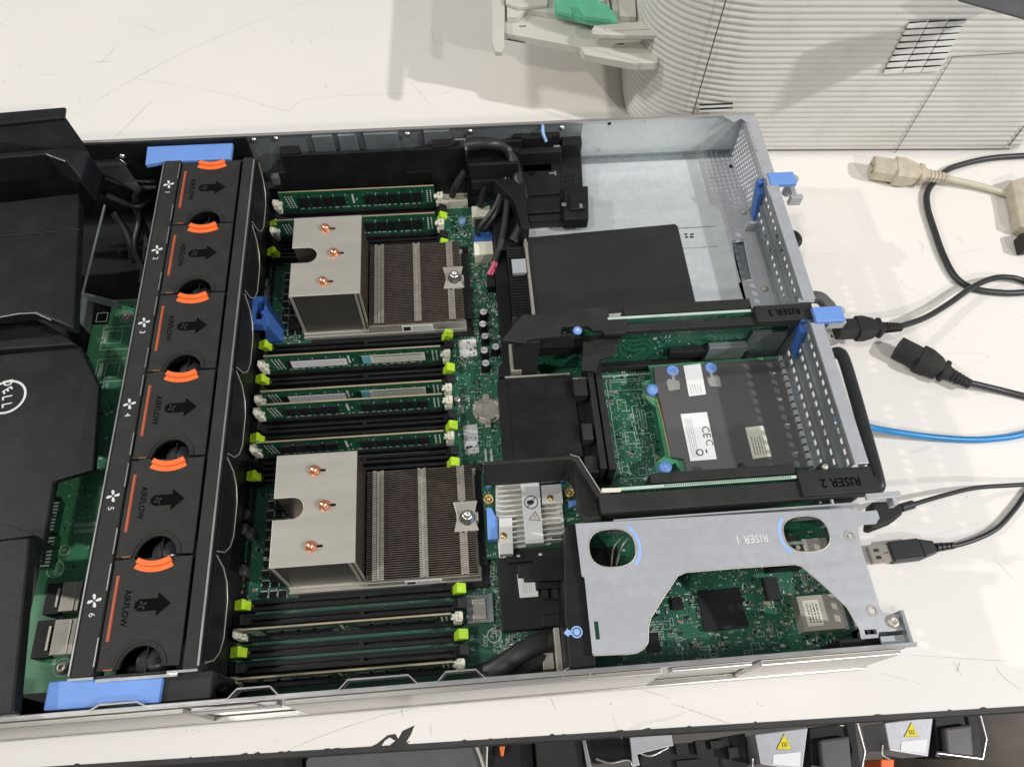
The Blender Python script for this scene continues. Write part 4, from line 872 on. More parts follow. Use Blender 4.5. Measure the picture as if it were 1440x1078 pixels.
# ================================================================== RISER 2
r2 = thing('riser_card_assembly', 'black riser bar with moulded arm running from the small silver card to the rear', 'riser card', (540, 105, 14), 'riser cards')
q = MB(); q.box(470, 107.2, 16, 629, 108.8, 82.5); q.box(475, 107.0, 82.6, 592, 108.9, 83.8, 1)
for i in range(56): q.box(505 + i * 1.5, 107.4, 83.82, 505.7 + i * 1.5, 108.6, 84.0, 2)
q.build('card', [pcb, pcbpale, pcb], r2)
q = MB(); q.box(497, 110.2, 30, 592, 117, 84); q.build('connector', blk2, r2, 0.5)
q = MB(); q.box(462, 93, 77, 645, 105.5, 82.6); q.box(592.5, 94, 78, 642, 111.5, 85); q.box(470, 104, 30, 592, 106.9, 76.9); q.cyl(612, 113, 74, 84.5, 3.6)
q.prism([(390, 133.4), (447, 133.6), (452.5, 131.5), (463.5, 107), (470, 106.5), (470, 103.5), (461, 103.8), (449.6, 129.5), (446, 130.8), (390, 130.8)], 44, 83)
q.prism([(450, 130), (462.5, 104), (462.5, 93), (452, 91), (449, 100)], 68, 72); q.box(521, 117.2, 31.2, 529, 132, 44); q.box(523, 126, 44, 527, 132, 48); q.box(567, 117.2, 31.2, 574, 124, 60); q.prism([(568, 117.2), (573, 117.2), (571, 131), (567, 131)], 52, 56)
q.build('carrier', blk2, r2, 0.6)
q = MB(); q.text('RISER 2', 619, 102, 85.1, 8.4, 180); q.build('lettering', emb, r2)
q = MB(); a = at(873, 689, 84); q.prism(P([(846, 686), (874, 685), (873, 691), (846, 692)], 84), 82.7, 84); q.build('cream_tab', ivory, r2, 0.3)
q = MB(); q.tube([(447, 134, 83.4), (452.5, 131.8, 83.4), (463.5, 107.5, 83.2), (464.5, 100, 80)], .35, 0, 6, 0); q.lathe(612, 113, [(2.2, 84.6), (1.8, 86), (0.01, 86.2)], 0); q.build('metal_trim', nick, r2)

# ================================================================== BLACK COVER and rails to its right
cv = thing('card_cover', 'flat square black plastic cover right of the coin cell', 'cover', (438, 183, 20))
q = MB(); q.box(405, 150, 22, 462, 217, 40); q.box(405, 150, 40, 412, 216, 40.8); q.box(462, 152, 18, 473, 212, 34); q.build('lid', blk, cv, 1.2, 3)
q = MB(); q.box(472.8, 138, 16, 477.5, 230, 44); q.box(461, 196, 34.2, 471, 210, 46); q.box(463, 160, 34.2, 470.5, 173, 46); q.box(463, 137, 16, 472, 150, 40); q.build('clip_rail', blk2, cv, 0.6)
q = MB(); q.box(411, 217.2, 34, 460, 218.4, 41); q.box(462, 214, 34, 473, 215.4, 38); q.box(407, 222, 20, 421, 232, 34, 1); q.build('metal_edge', [nick, blk], cv, 0.3)
q = MB(); q.box(479, 137, 14.1, 484, 232, 44); q.box(484.2, 228.5, 20, 560, 230, 26); q.build('rail_frame', blk2, cv, 0.5)

# ================================================================== NETWORK CARD
nc = thing('network_card', 'grey network card with white labels and pale hand symbols by the slot panel', 'expansion card', (580, 178, 20))
Z = 31
q = MB(); q.prism(P([(912, 514), (1099, 500), (1143, 660), (962, 668), (950, 650), (926, 664), (922, 650), (936, 640), (922, 572), (904, 556), (902, 538), (917, 532)], 27), 25.4, 27); q.build('board', [pcbl], nc)
q = MB(); q.prism(P([(919, 515), (1098, 504), (1141, 657), (966, 664), (962, 645), (945, 642), (928, 562), (921, 540)], Z), 27.05, Z); q.build('cover', nicg, nc, 0.6)
ed = MB(); ed.tube([(*at(a, b_, 27.4), 27.4) for a, b_ in ((905, 540), (909, 558), (924, 563), (928, 575), (943, 641))], .5, 0, 6, 0); ed.build('gold_edge', gold, nc)
for a, b_, r_ in ((917, 547, 4.6), (936, 656, 4.6)):
    c = at(a, b_, 31); q = MB(); q.lathe(c[0], c[1], [(r_, 27), (r_, 31), (r_ - .5, 31.6), (0.01, 31.6)], 0, 24); q.box(c[0] - 1.8, c[1] - .35, 31.62, c[0] + 1.8, c[1] + .35, 31.7, 1); q.box(c[0] - .35, c[1] - 1.8, 31.71, c[0] + .35, c[1] + 1.8, 31.75, 1); q.build('blue_button', [blue, paleblue], nc)
q = MB()
L1 = P([(961, 514), (985, 511), (993, 554), (969, 557)], Z + .2); L2 = P([(957, 582), (994, 579), (1008, 645), (971, 648)], Z + .2); L3 = P([(1048, 601), (1073, 598), (1085, 641), (1059, 645)], Z + .2)
q.prism(L1, Z + .05, Z + .2, 0); q.prism(L2, Z + .05, Z + .2, 0); q.prism(L3, Z + .05, Z + .2, 1); q.build('label_sticker', [white, cream], nc)
q = MB(); z_ = Z + .24
c = L1[3]; lines(q, c[0] + 1.5, c[1] + 2, c[0] + 11, c[1] + 10, z_, 5, 0, True)
c = L2[3]; lines(q, c[0] + 1.5, c[1] + 3, c[0] + 7.5, c[1] + 34, z_, 4, 0, True)
m_ = at(1000, 612, Z); q.text('CE', m_[0] - 3.5, m_[1] + 3, z_ + .02, 8.2, -90); q.ring(*at(984, 636, Z), z_, 2.0, 2.7, 0); q.text('C', *at(997, 622, Z), z_ + .02, 7.5, -90); q.box(at(993, 637, Z)[0], at(993, 637, Z)[1], z_, at(993, 637, Z)[0] + 1, at(993, 637, Z)[1] + 3, z_ + .05)
c = L3[3]; lines(q, c[0] + 1.5, c[1] + 3, c[0] + 12, c[1] + 18, z_, 5, 0, True, .6)
q.build('label_print', ink, nc)
q = MB()
for a, b_ in ((946, 521), (1000, 517)):
    c = at(a, b_, Z); q.cyl(c[0], c[1], Z + .05, Z + .15, 4.7, 0); q.ring(c[0], c[1], Z + .16, 3.0, 3.6, 1)
q.build('touch_symbol', [blue, paleblue], nc)
q = MB()
for a, b_ in ((946, 538), (1004, 533)):
    c = at(a, b_, Z); s_ = 1 if a > 980 else -1
    q.prism([(c[0] + s_ * u, c[1] + v_) for u, v_ in ((-4.5, -6), (4.2, -7), (4.8, 1), (3, 3.5), (0, 3), (-.6, 9), (-2.4, 9), (-2.4, 1.5), (-5, 2), (-5.2, -2))], Z + .17, Z + .22)
q.build('hand_symbol', M('pale_grey_print', (0.30, 0.30, 0.29), 0.6), nc)
q = MB()
for s_, a, b_ in (('4', 1089, 524), ('3', 1097, 561), ('2', 1108, 596), ('1', 1120, 636)): c = at(a, b_, Z); q.text(s_, c[0], c[1], Z + .1, 4.2, -90)
q.build('port_numbers', silkw, nc)
q = MB(); q.box(619, 131, 14.1, 629.6, 229, 20)
for i in range(16): q.box(622.8, 134 + i * 5.9, 20.1, 625, 137.0 + i * 5.9, 27); q.box(626.4, 133.4 + i * 5.9, 20.1, 629.4, 137.6 + i * 5.9, 34)
q.build('port_shield', steel, nc, 0.3)

# ================================================================== SMALL SILVER HEATSINK CARD
mc = thing('storage_controller_card', 'small green card with pale finned heatsink and warning label', 'controller card', (424, 115, 15))
q = MB(); q.box(388.5, 85, 24, 459, 147, 25.6); q.build('board', pcbd, mc)
Z = 37
def q2(a, b_): return at(a, b_, Z)
A = q2(698, 673); B = q2(798, 762)
q = MB(); q.prism([q2(*p) for p in ((697, 674), (760, 670), (761, 690), (790, 688), (796, 745), (778, 750), (776, 760), (722, 766), (720, 778), (702, 779), (697, 720))], 26, 29)
yv = A[1] - 1
while yv > B[1] + 2:
    q.box(A[0] + .3, yv - .8, 29, B[0] - 2.5, yv, Z - .5) if yv < q2(790, 706)[1] else q.box(A[0] + .3, yv - .8, 29, q2(760, 690)[0], yv, Z - .5)
    yv -= 3.75
q.prism([q2(*p) for p in ((761, 682), (789, 680), (792, 706), (763, 708))], 29, Z - .2); q.prism([q2(*p) for p in ((702, 728), (720, 727), (722, 778), (703, 779))], 29, Z - .2)
q.box(q2(732, 680)[0], B[1] + 1, 29, q2(757, 680)[0], A[1] - .5, Z - .1)
q.build('heatsink', alum, mc, 0.25)
q = MB(); q.prism([q2(*p) for p in ((732, 672), (757, 670), (764, 757), (740, 760))], Z - .05, Z + .15); q.build('warning_label', white, mc)
q = MB(); c = q2(747, 706); q.ring(c[0], c[1], Z + .16, 4.3, 4.9, 0, 28, th=.06); q.prism([(c[0] - 3, c[1] - 1.2), (c[0] + .5, c[1] - 1.8), (c[0] + 2.4, c[1] + .3), (c[0] + .4, c[1] + 1.8), (c[0] - 2.8, c[1] + 1.4)], Z + .17, Z + .2, 0); q.box(-4.4, -.3, Z + .21, 4.4, .3, Z + .26, 0, RT(c[0], c[1], 0, 50))
c = q2(752, 727); tr = [(c[0] + 5 * math.cos(math.radians(a)), c[1] + 4.6 * math.sin(math.radians(a))) for a in (80, 200, 320)]; ti = [(c[0] + (p[0] - c[0]) * .72, c[1] + (p[1] - c[1]) * .72) for p in tr]; q.plate(tr, [ti], Z + .22, .06, 1); q.box(c[0] - .25, c[1] - 1, Z + .16, c[0] + .25, c[1] + 1.6, Z + .2, 1)
q.build('warning_print', [ink, gold], mc)
q = MB()
for a, b_ in ((774, 700), (708, 753)): c = q2(a, b_); MB().lathe(c[0], c[1], [(2.3, Z - 1), (2.3, Z), (2.1, Z + .8), (0.01, Z + .9)], 0).build('screw', gold, mc)
q = MB()
for a, b_ in ((687, 701), (801, 692)): c = at(a, b_, 28); MB().lathe(c[0], c[1], [(3.7, 25.6), (3.7, 28), (2.6, 28.4), (2.3, 26.4), (1.2, 26.4), (1.2, 29), (0.01, 29)], 0).build('gold_standoff', gold, mc)
q = MB()
for a, b_ in ((687, 678), (790, 671)): c = at(a, b_, 30); MB().lathe(c[0], c[1], [(2.9, 25.6), (2.9, 30), (0.01, 30.3)], 0).ring(c[0], c[1], 30.3, 1.2, 1.8, 0).build('blue_button', blue, mc)
q.prism(P([(684, 713), (691, 713), (700, 732), (700, 757), (686, 758), (685, 740)], 34), 26, 34); q.build('blue_clip', blue, mc, 0.4); q = MB(); q.prism(P([(799, 704), (811, 702), (813, 709), (800, 713)], 32), 26, 32); q.build('blue_clip', blue, mc, 0.4)
q = MB(); q.prism(P([(745, 668), (783, 664), (786, 676), (761, 680)], 30), 25.7, 30); q.box(457, 100, 25.7, 459, 140, 28); q.build('connector', galvd, mc, 0.3)
q = MB(); smd(40, 446, 86, 458, 145, 1.8, 25.6, q); smd(25, 389, 86, 395, 145, 1.8, 25.6, q); q.build('surface_mount_components', [chipm, tan, silk, galvd], mc)

# ================================================================== BLACK SD MODULE and bracket foot
sd = thing('card_reader_module', 'black module with square white label left of the steel bracket', 'card reader', (425, 60, 14))
q = MB(); q.box(395.5, 36, 18, 444, 84, 27); q.box(420, 60, 27.1, 446, 80, 33); q.box(424, 64, 33, 446, 72, 50); q.box(402, 80, 27, 440, 88, 30); q.box(422, 36, 27.1, 436, 44, 31); q.build('body', blkd, sd, 0.7)
q = MB(); q.prism(P([(795, 738), (812, 737), (822, 806), (836, 915), (839, 946), (801, 944), (794, 866), (793, 806)], 76), 30, 76); q.prism(P([(728, 793), (815, 786), (815, 815), (737, 817), (736, 811), (728, 811)], 58), 54, 58); q.build('arm', blk, sd, 0.8)
q = MB(); q.prism(P([(727, 807), (748, 806), (748, 811), (755, 811), (757, 838), (731, 840)], 28.5), 27.2, 28.5); q.build('label_sticker', white, sd)
q = MB(); c = at(733, 836, 28.6); lines(q, c[0] + 1, c[1] + 1, c[0] + 8, c[1] + 9, 28.55, 5, 0, True); q.build('label_print', greyink, sd)
q = MB()
for i, (a0, b0, a1, b1) in enumerate(((761, 818, 772, 841), (775, 813, 786, 841))): A = at(a0, b0, 31); B = at(a1, b1, 31); q.box(A[0], B[1], 27.2, B[0], A[1], 31)
for i in range(5): c = at(757 + i * 4, 812, 30); q.box(c[0], c[1], 27.2, c[0] + .6, c[1] + 1, 29.6, 1)
for a, b_ in ((709, 782), (729, 781), (760, 779)): c = at(a, b_, 31); q.box(c[0] - 1.2, c[1] - .8, 30.1, c[0] + 1.2, c[1] + .8, 31, 1)
q.build('card_slots', [blk2, silkw], sd, 0.2)
q = MB(); c = at(811, 888, 76.4); q.ring(c[0], c[1], 76.1, 2.6, 3.5, 0); q.cyl(c[0], c[1], 76.1, 76.4, 2.0); q.prism([(c[0] - 7.8, c[1]), (c[0] - 5, c[1] + 2.6), (c[0] - 5, c[1] + 1.5), (c[0] - 3.6, c[1] + 1.3), (c[0] - 3.6, c[1] - 1.3), (c[0] - 5, c[1] - 1.5), (c[0] - 5, c[1] - 2.6)], 76.1, 76.3); q.build('blue_mark', paleblue, sd)
q = MB()
for a in (795, 833): p = [(*at(a - 4, 950, 78), 78), (*at(a - 1, 942, 80), 80), (*at(a + 5, 939, 80), 80)]; q.tube(p, .6, 0, 6)
A = at(778, 882, 40); B = at(795, 944, 40); q.box(A[0], 4, 20, B[0] - 1, A[1], 40, 0); q.box(A[0] - 8, 10, 14.1, A[0] - 1, 20, 30, 0); q.build('metal_guide', nick, sd, 0.4)
# flat black cable diving under the module
q = MB(); q.tube([(*at(665, 952, 24), 24), (*at(700, 938, 30), 30), (*at(735, 915, 34), 34), (*at(765, 900, 34), 34), (*at(782, 896, 30), 30)], 6.5, 0, 12, flat=.35); q.tube([(*at(690, 950, 22), 22), (*at(720, 938, 26), 26), (*at(760, 925, 28), 28), (*at(785, 912, 26), 26)], 6.5, 1, 12, flat=.35)
tag(q.build('signal_cable', [cabm, sleeve]), 'flat black cable running along the near side wall to the card reader', 'cable')

# ================================================================== STEEL BRACKET (third riser cage)
bk = thing('riser_cage_bracket', 'grey zinc steel bracket plate with two large finger holes', 'bracket', (540, 50, 76))
Z = 80
out = P([(809, 736), (1000, 725), (1193, 714), (1200, 717), (1205, 721), (1214, 719), (1233, 717), (1237, 728), (1232, 736), (1213, 737), (1207, 741), (1207, 748), (1212, 772), (1238, 855), (1243, 861), (1262, 863), (1271, 868), (1275, 876), (1271, 885), (1255, 887), (1236, 888), (1235, 896), (1212, 898), (1209, 884), (1191, 853), (1159, 823), (1127, 796), (1118, 793), (1040, 798), (965, 804), (953, 809), (933, 839), (915, 868), (912, 880), (911, 903), (906, 911), (896, 917), (885, 919), (835, 921), (833, 916), (822, 812), (818, 809)], Z)
sup = lambda cx, cy, a, b_: [(cx + a * abs(math.cos(t_)) ** .8 * (1 if math.cos(t_) > 0 else -1), cy + b_ * abs(math.sin(t_)) ** .8 * (1 if math.sin(t_) > 0 else -1)) for t_ in [2 * math.pi * i / 36 for i in range(36)]]
h1 = at(861, 770, Z); h2 = at(1134, 750, Z)
hl = [sup(*h1, 14.6, 12.0), sup(*h2, 14.6, 11.6), circle(*at(1195, 753, Z), 2.0), circle(*at(1227, 858, Z), 2.0), P([(1215, 885), (1232, 884), (1234, 891), (1217, 892)], Z), P([(835, 873), (841, 873), (844, 898), (838, 899)], Z)]
q = MB(); q.plate(out, hl, Z, 1.1)
q.build('plate', steel, bk, 0.22, 2, 50)
rim = MB()
for h_ in hl[:2]: rim.tube([(p[0], p[1], Z + .05) for p in h_ + h_[:1]], .4, 0, 6, 0)
rim.tube([(*p, Z - .2) for p in out[22:40]], .45, 0, 6, 0)
rim.build('bright_rim', finbrt, bk)
q = MB(); q.ring(h1[0], h1[1], Z + .03, 16.2, 18.2, 0, 14, -42, 48, .06); q.ring(h2[0], h2[1], Z + .03, 16.0, 18.0, 0, 14, 140, 222, .06); q.build('blue_arcs', paleblue, bk)
q = MB(); c = at(1057, 757, Z); q.text('RISER 1', c[0], c[1], Z + .1, 7.2, 180, sx=.92); q.build('stamped_letters', silkw, bk)
q = MB()
for h_, r_ in ((at(1195, 753, Z), 3.6), (at(1227, 858, Z), 3.6)): q.ring(h_[0], h_[1], Z + .02, 2.05, r_, 0, th=.3)
c = at(1256, 874, Z); q.lathe(c[0], c[1], [(4.0, Z), (3.8, Z + 1.2), (2.4, Z + 2.0), (1.0, Z + 2.0), (0.9, Z + 1.2), (0.01, Z + 1.1)], 0); q.build('screw_bosses', nick, bk)
q = MB(); q.box(616.3, 26, 55, 617.5, 84, 78.8); q.box(470, 88.6, 50, 630, 89.6, 78.8); q.box(447, 9, 52, 448.2, 30, 78.8); q.build('flange', steel, bk)
# shining parts seen in the finger holes
q = MB(); c = at(880, 770, 50); q.tube([(c[0] - 6, c[1] - 8, 40), (c[0] - 3, c[1], 48), (c[0] + 3, c[1] + 6, 50), (c[0] + 9, c[1] + 6, 44)], .8, 0, 6); q.tube([(c[0] - 9, c[1] - 8, 36), (c[0] - 7, c[1] + 2, 44), (c[0], c[1] + 9, 46)], .6, 0, 6); q.box(460, 60, 20, 478, 85, 34, 1); q.build('inner_spring', [nick, blk, pcbpale], bk); q = MB(); q.box(580, 62, 20, 604, 84, 32, 1); q.box(586, 75, 40, 604, 77, 42, 2); q.cyl(590, 70, 32, 36, 2); q.cyl(601, 74, 32, 37, 1.6); q.build('inner_connector', [nick, blk, pcbpale], bk)

# black strap loop at the rear
q = MB(); q.tube([(*at(a, b_, z), z) for a, b_, z in ((1172, 497, 70), (1180, 496, 73), (1187, 506, 74), (1200, 548, 74), (1216, 605, 74), (1234, 672, 74), (1234, 686, 73), (1222, 695, 70))], 4.3, 0, 12, 6)
tag(q.build('strap_loop', cabm), 'thick black loop strap hanging along the rear edge of the case', 'strap')

# ================================================================== PRINTER
pr = thing('printer', 'pale grey office printer with ribbed side standing behind the server', 'printer', (760, 620, 0))
PY = lambda x: 476 - 0.0540 * (x - 633)
path = [(580, 1150), (572, 800), (566, 640), (560, 580), (557.5, 548), (560, 528), (568, 511), (582, 496), (602, 485), (622, 479), (640, PY(640)), (700, PY(700)), (815, PY(815)), (925, PY(925)), (936, PY(936) + 3), (946, 476), (958, 500), (1010, 640), (1100, 900)]
pth = [Vector((a, b_, 0)) for a, b_ in path]; pq = spline(pth, 6)
def shell(z0, z1, amp, pitch, i0, i1):
    zs = []; z = z0; 
    while z <= z1 + .01: zs.append(z); z += pitch / 8
    v = []; seg = pq[i0:i1]
    for j, z in enumerate(zs):
        ph = (z - z0) / pitch * 2 * math.pi; o = amp * ((0.5 + 0.5 * math.cos(ph)) ** .65)
        for i, p in enumerate(seg):
            d = (seg[min(i + 1, len(seg) - 1)] - seg[max(i - 1, 0)]).normalized(); nrm = Vector((d.y, -d.x, 0)); nrm = -nrm if nrm.dot(Vector((750, 700, 0)) - p) > 0 else nrm
            inset = 3.0 * max(0, 1 - z / 8) ** 2
            v.append((p.x + nrm.x * (o - inset), p.y + nrm.y * (o - inset), z))
    n_ = len(seg); fc_ = [(j * n_ + i, j * n_ + i + 1, (j + 1) * n_ + i + 1, (j + 1) * n_ + i) for j in range(len(zs) - 1) for i in range(n_ - 1)]
    return v, fc_
v, f_ = shell(4, 190, 0.85, 5.95, 0, len(pq)); q = MB(); q.add(v, f_, 0, True); 
q.prism([(p.x, p.y) for p in pq], 188, 190); q.build('ribbed_casing', prn, pr)
q = MB(); q.prism([(575, 560), (575, 530), (600, 500), (645, 484), (915, 469), (940, 484), (1000, 640), (1000, 1000), (600, 1000)], 0.4, 9); q.build('base', dgrey, pr)
wp = (700, PY(700) - 1.6, 0); wn = (0.0540, 1, 0)
def wall_pt(a, b_): return atw(a, b_, wp, wn)
q = MB()
def seam(pts, r_=.3): q.tube([tuple(wall_pt(a, b_)) for a, b_ in pts], r_, 0, 6, 0)
seam([(1340, 80), (1258, 216)]); seam([(1340, 80), (1440, 74), (1500, 71)]); seam([(1440, 178), (1419, 205)], .5)
p0 = wall_pt(1021, 0); q.tube([(p0.x, p0.y, 190), (p0.x, p0.y, 4)], .6, 0, 6, 0)
q.build('panel_seams', dgrey, pr)
q = MB()
for r_ in range(8):
    zr = None
    a0, b0 = 1277 - r_ * 4.72, 33 + r_ * 9.2; a1, b1 = 1360 - r_ * 5.0, 29 + r_ * 9.2
    for k_ in range(3):
        s0, s1 = k_ / 3 + .012, (k_ + 1) / 3 - .012
        A = wall_pt(a0 + (a1 - a0) * s0, b0 + (b1 - b0) * s0); B = wall_pt(a0 + (a1 - a0) * s1, b0 + (b1 - b0) * s1)
        q.hexa([(A.x, A.y - .9, A.z - 4.2), (B.x, B.y - .9, B.z - 4.2), (B.x, B.y + .6, B.z - 4.2), (A.x, A.y + .6, A.z - 4.2)], [(A.x, A.y - 1.2, A.z), (B.x, B.y - 1.2, B.z), (B.x, B.y + .6, B.z), (A.x, A.y + .6, A.z)], 0)
        q.box(A.x, A.y - .6, A.z + .05, B.x, A.y + .3, A.z + 1.2, 1)
for r_ in range(2):
    A = wall_pt(984, 148 + r_ * 6); B = wall_pt(1031, 147 + r_ * 6); q.box(A.x, A.y - .9, A.z, B.x, A.y + .3, A.z + 1.1, 1); q.box(A.x, A.y - .7, A.z - 2.8, B.x, A.y + .3, A.z - .1, 0)
q.build('vent_louvres', [prnl, ink], pr)
q = MB(); q.prism(P([(1347, 0), (1440, 26), (1480, 37), (1500, -20), (1360, -8)], 190), 188.6, 191); q.build('dark_lid', dgrey, pr, 0.8)
# pull-out paper tray on its left side
ty = MB()
def tp(pts, z1, z0, m=0): ty.prism(P(pts, z1), z0, z1, m)
tp([(703, -90), (709, 46), (816, 66), (822, 76), (893, 89), (925, 88), (940, -90)], 86, 78)
tp([(688, -120), (692, 60), (696, 72), (706, 73), (709, 66), (712, -120)], 92, 87)
ty.build('paper_tray', prn2, pr, 0.8, 2)
ty = MB(); tp([(711, -90), (713, 24), (728, 24), (741, 12), (846, 32), (900, 42), (925, -90)], 92, 86.1)
ty.build('tray_floor', prn2, pr, 0.5)
ty = MB(); tp([(778, -60), (781, 15), (835, 28), (870, 31), (861, 10), (830, -5), (828, -60)], 99, 92.1); tp([(783, 2), (800, 5), (805, 19), (783, 14)], 104, 99.1); tp([(812, 8), (845, 16), (858, 27), (822, 22)], 104, 99.1); ty.build('paper_guide', green, pr, 0.8)
ty = MB(); tp([(832, 42), (836, 36), (905, 30), (930, 28), (930, 50), (903, 50), (845, 49), (834, 47)], 104, 100); tp([(850, 40), (925, 36), (925, 40), (852, 43)], 105, 104.1, 0); ty.build('tray_arm', prn2, pr, 0.8)
ty = MB()
for a, b_ in ((735, 37), (873, 62)): c = at(a, b_, 86.2); ty.box(c[0] - 3, c[1] - .6, 86.1, c[0] + 3, c[1] + .6, 86.3, 0)
tp([(712, 56), (738, 60), (738, 58), (716, 54)], 80.3, 80.1)
ty.tube([(*at(a, b_, 99), 99) for a, b_ in ((852, -20), (857, 0), (860, 14))], .7, 0, 6, 0); ty.tube([(*at(a, b_, 99), 99) for a, b_ in ((897, -20), (900, 5), (905, 25))], 1.0, 0, 6, 0)
ty.build('tray_slots', ink, pr)
ty = MB(); tp([(709, -90), (711, 4), (729, 10), (770, 6), (776, -90)], 96, 92.1); tp([(832, -60), (842, 2), (852, 0), (848, -60)], 98, 92.1); tp([(864, -70), (872, 22), (895, 24), (890, -70)], 98, 92.1); ty.build('tray_ribs', prn2, pr, 0.8)

# ================================================================== CABLES on the right
def plug(label, pos, ang, mt, cable, cmat, cr, group, hz=9.0, sc=1.0):
    pg = thing('power_plug', label, 'power plug', (pos[0], pos[1], 0), group)
    T = RT(pos[0], pos[1], hz, ang) @ Matrix.Diagonal((sc, sc, sc, 1))
    q = MB()
    def loft(secs):
        v = []; 
        for x, w_, h_, ch_ in secs:
            for (sx, sy) in ((1, 1), (-1, 1), (-1, -1), (1, -1)):
                pr_ = ((w_ - ch_) * sx, h_ * sy), (w_ * sx, (h_ - ch_) * sy)
                if sx * sy > 0: pr_ = pr_[::-1]
                for a, b_ in pr_: v.append((x, a, b_))
        n_ = 8; f__ = [(i * n_ + j, i * n_ + (j + 1) % n_, (i + 1) * n_ + (j + 1) % n_, (i + 1) * n_ + j) for i in range(len(secs) - 1) for j in range(n_)]
        q.add(v, f__, 0, False, T); q.add(v, [tuple(range(n_ - 1, -1, -1)), tuple(range(len(v) - n_, len(v)))], 0, False, T)
    loft([(0, 9.5, 8, 3.5), (19, 9.5, 8, 3.5), (19.3, 11.6, 8.8, 3), (27, 11.6, 8.8, 3), (36, 9.6, 7.6, 3), (40, 7.0, 6, 2.4), (41, 9.4, 6.4, 2), (44, 9.4, 6.4, 2), (45, 6, 5.4, 2), (47, 5.0, 4.6, 1.6)])
    for i in range(6): loft([(47 + i * 3.2, 5.0 - i * .2, 4.8 - i * .2, 1.8), (49.2 + i * 3.2, 5.0 - i * .2, 4.8 - i * .2, 1.8), (49.3 + i * 3.2, 4.0 - i * .1, 3.8 - i * .1, 1.5), (50.2 + i * 3.2, 4.0 - i * .1, 3.8 - i * .1, 1.5)])
    q.build('plug_body', mt, pg, 0.5)
    q = MB()
    for y_ in (-4.6, 0, 4.6): q.box(-.15, y_ - .9, (-1.5 if y_ else 0.5) - .2, -.05, y_ + .9, (1.8 if y_ else 4.2), 0, T)
    q.build('contact_slots', ink, pg)
    e_ = T @ Vector((62, 0, 0)); q = MB(); q.tube([tuple(e_)] + cable, cr, 0, 12); q.build('cable', cmat, pg)
    return pg
def cz(pts): return [(*at(a, b_, z), z) for a, b_, z in pts]
G = 'power cords behind the server'
def plug_px(label, p0, p1, z, mt, cable, cmat, cr, sc=1.0, shift=0):
    a = Vector(at(*p0, z)); b_ = Vector(at(*p1, z)); d = (b_ - a); an = math.degrees(math.atan2(d.y, d.x)); s_ = d.length / 62 if sc is None else sc
    return plug(label, (a.x, a.y), an, mt, cable, cmat, cr, G, z, s_)
plug_px('black power plug pushed into the rear of the server, its cord curving to the right', (1176, 463), (1262, 460), 24, blk2, cz([(1300, 447, 17), (1334, 427, 12), (1367, 404, 11), (1394, 392, 9), (1417, 390, 6), (1440, 395, 4), (1500, 420, 4)]), cabm, 2.6, None)
plug_px('black power plug lying loose on the worktop beside the blue cable', (1262, 488), (1358, 537), 9.6, blk2, cz([(1400, 547, 4), (1440, 557, 3), (1500, 572, 3)]), cabm, 2.8, None)
plug_px('dirty beige power plug lying in front of the printer', (1226, 236), (1326, 250), 9.6, beige, cz([(1380, 262, 6), (1440, 280, 4), (1520, 300, 4)]), beigec, 3.0, None)
b2 = thing('power_plug', 'second beige plug cut off by the right edge of the photo', 'power plug', (905, 400, 0), G)
q = MB(); q.prism(P([(1422, 254), (1452, 244), (1470, 300), (1450, 322), (1434, 316), (1430, 290)], 14), 1, 14); q.build('plug_body', beige, b2, 1.5)
q = MB(); q.prism(P([(1434, 328), (1460, 322), (1470, 345), (1440, 350)], 12), 1, 12); tag(q.build('plug_end', blk2, None, 1.5), 'rounded black plug end barely entering at the right edge below the beige plug', 'power plug', G)
q = MB(); q.tube(cz([(1520, 214, 3), (1440, 219, 3), (1390, 223, 3), (1347, 233, 3), (1327, 243, 3), (1306, 266, 3), (1304, 290, 3), (1314, 324, 3), (1327, 360, 3), (1344, 390, 3), (1367, 405, 3), (1400, 411, 3), (1440, 411, 3), (1520, 400, 3)]), 2.8, 0, 12)
tag(q.build('power_cable', cabm), 'thick black cord lying in a wide loop under the beige plug', 'cable')
nw = MB(); nw.tube(cz([(1165, 585, 30), (1221, 600, 22), (1251, 606, 14), (1307, 614, 6), (1363, 618, 3.2), (1404, 616, 3.2), (1440, 610, 3.2), (1520, 590, 3.2)]), 2.7, 0, 12)
tag(nw.build('network_cable', netb), 'bright blue network cable coming out behind the black strap', 'cable')
us = thing('video_plug', 'black molded plug with screw collar stuck in the rear near the steel bracket', 'plug', (680, 98, 20), 'thin black signal leads at the right')
q = MB(); q.prism(P([(1226, 705), (1262, 703), (1271, 712), (1270, 722), (1258, 732), (1230, 743), (1222, 742)], 34), 22, 34); q.build('plug_body', blk2, us, 2.0)
q = MB(); q.tube(cz([(1266, 714, 28), (1283, 709, 26)]), 3.2, 0, 12, 2); q.tube(cz([(1280, 710, 26), (1335, 694, 18), (1377, 685, 12), (1440, 681, 6), (1520, 675, 3)]), 1.7, 0, 10); q.build('cable', cabm, us)
u2 = thing('usb_plug', 'usb plug with bare metal shell lying loose on the worktop', 'usb plug', (690, 82, 0), 'thin black signal leads at the right')
d0 = Vector(at(1222, 781, 4)); d1 = Vector(at(1330, 768, 4)); an = math.degrees(math.atan2((d1 - d0).y, (d1 - d0).x)); T = RT(d0.x, d0.y, 0, an)
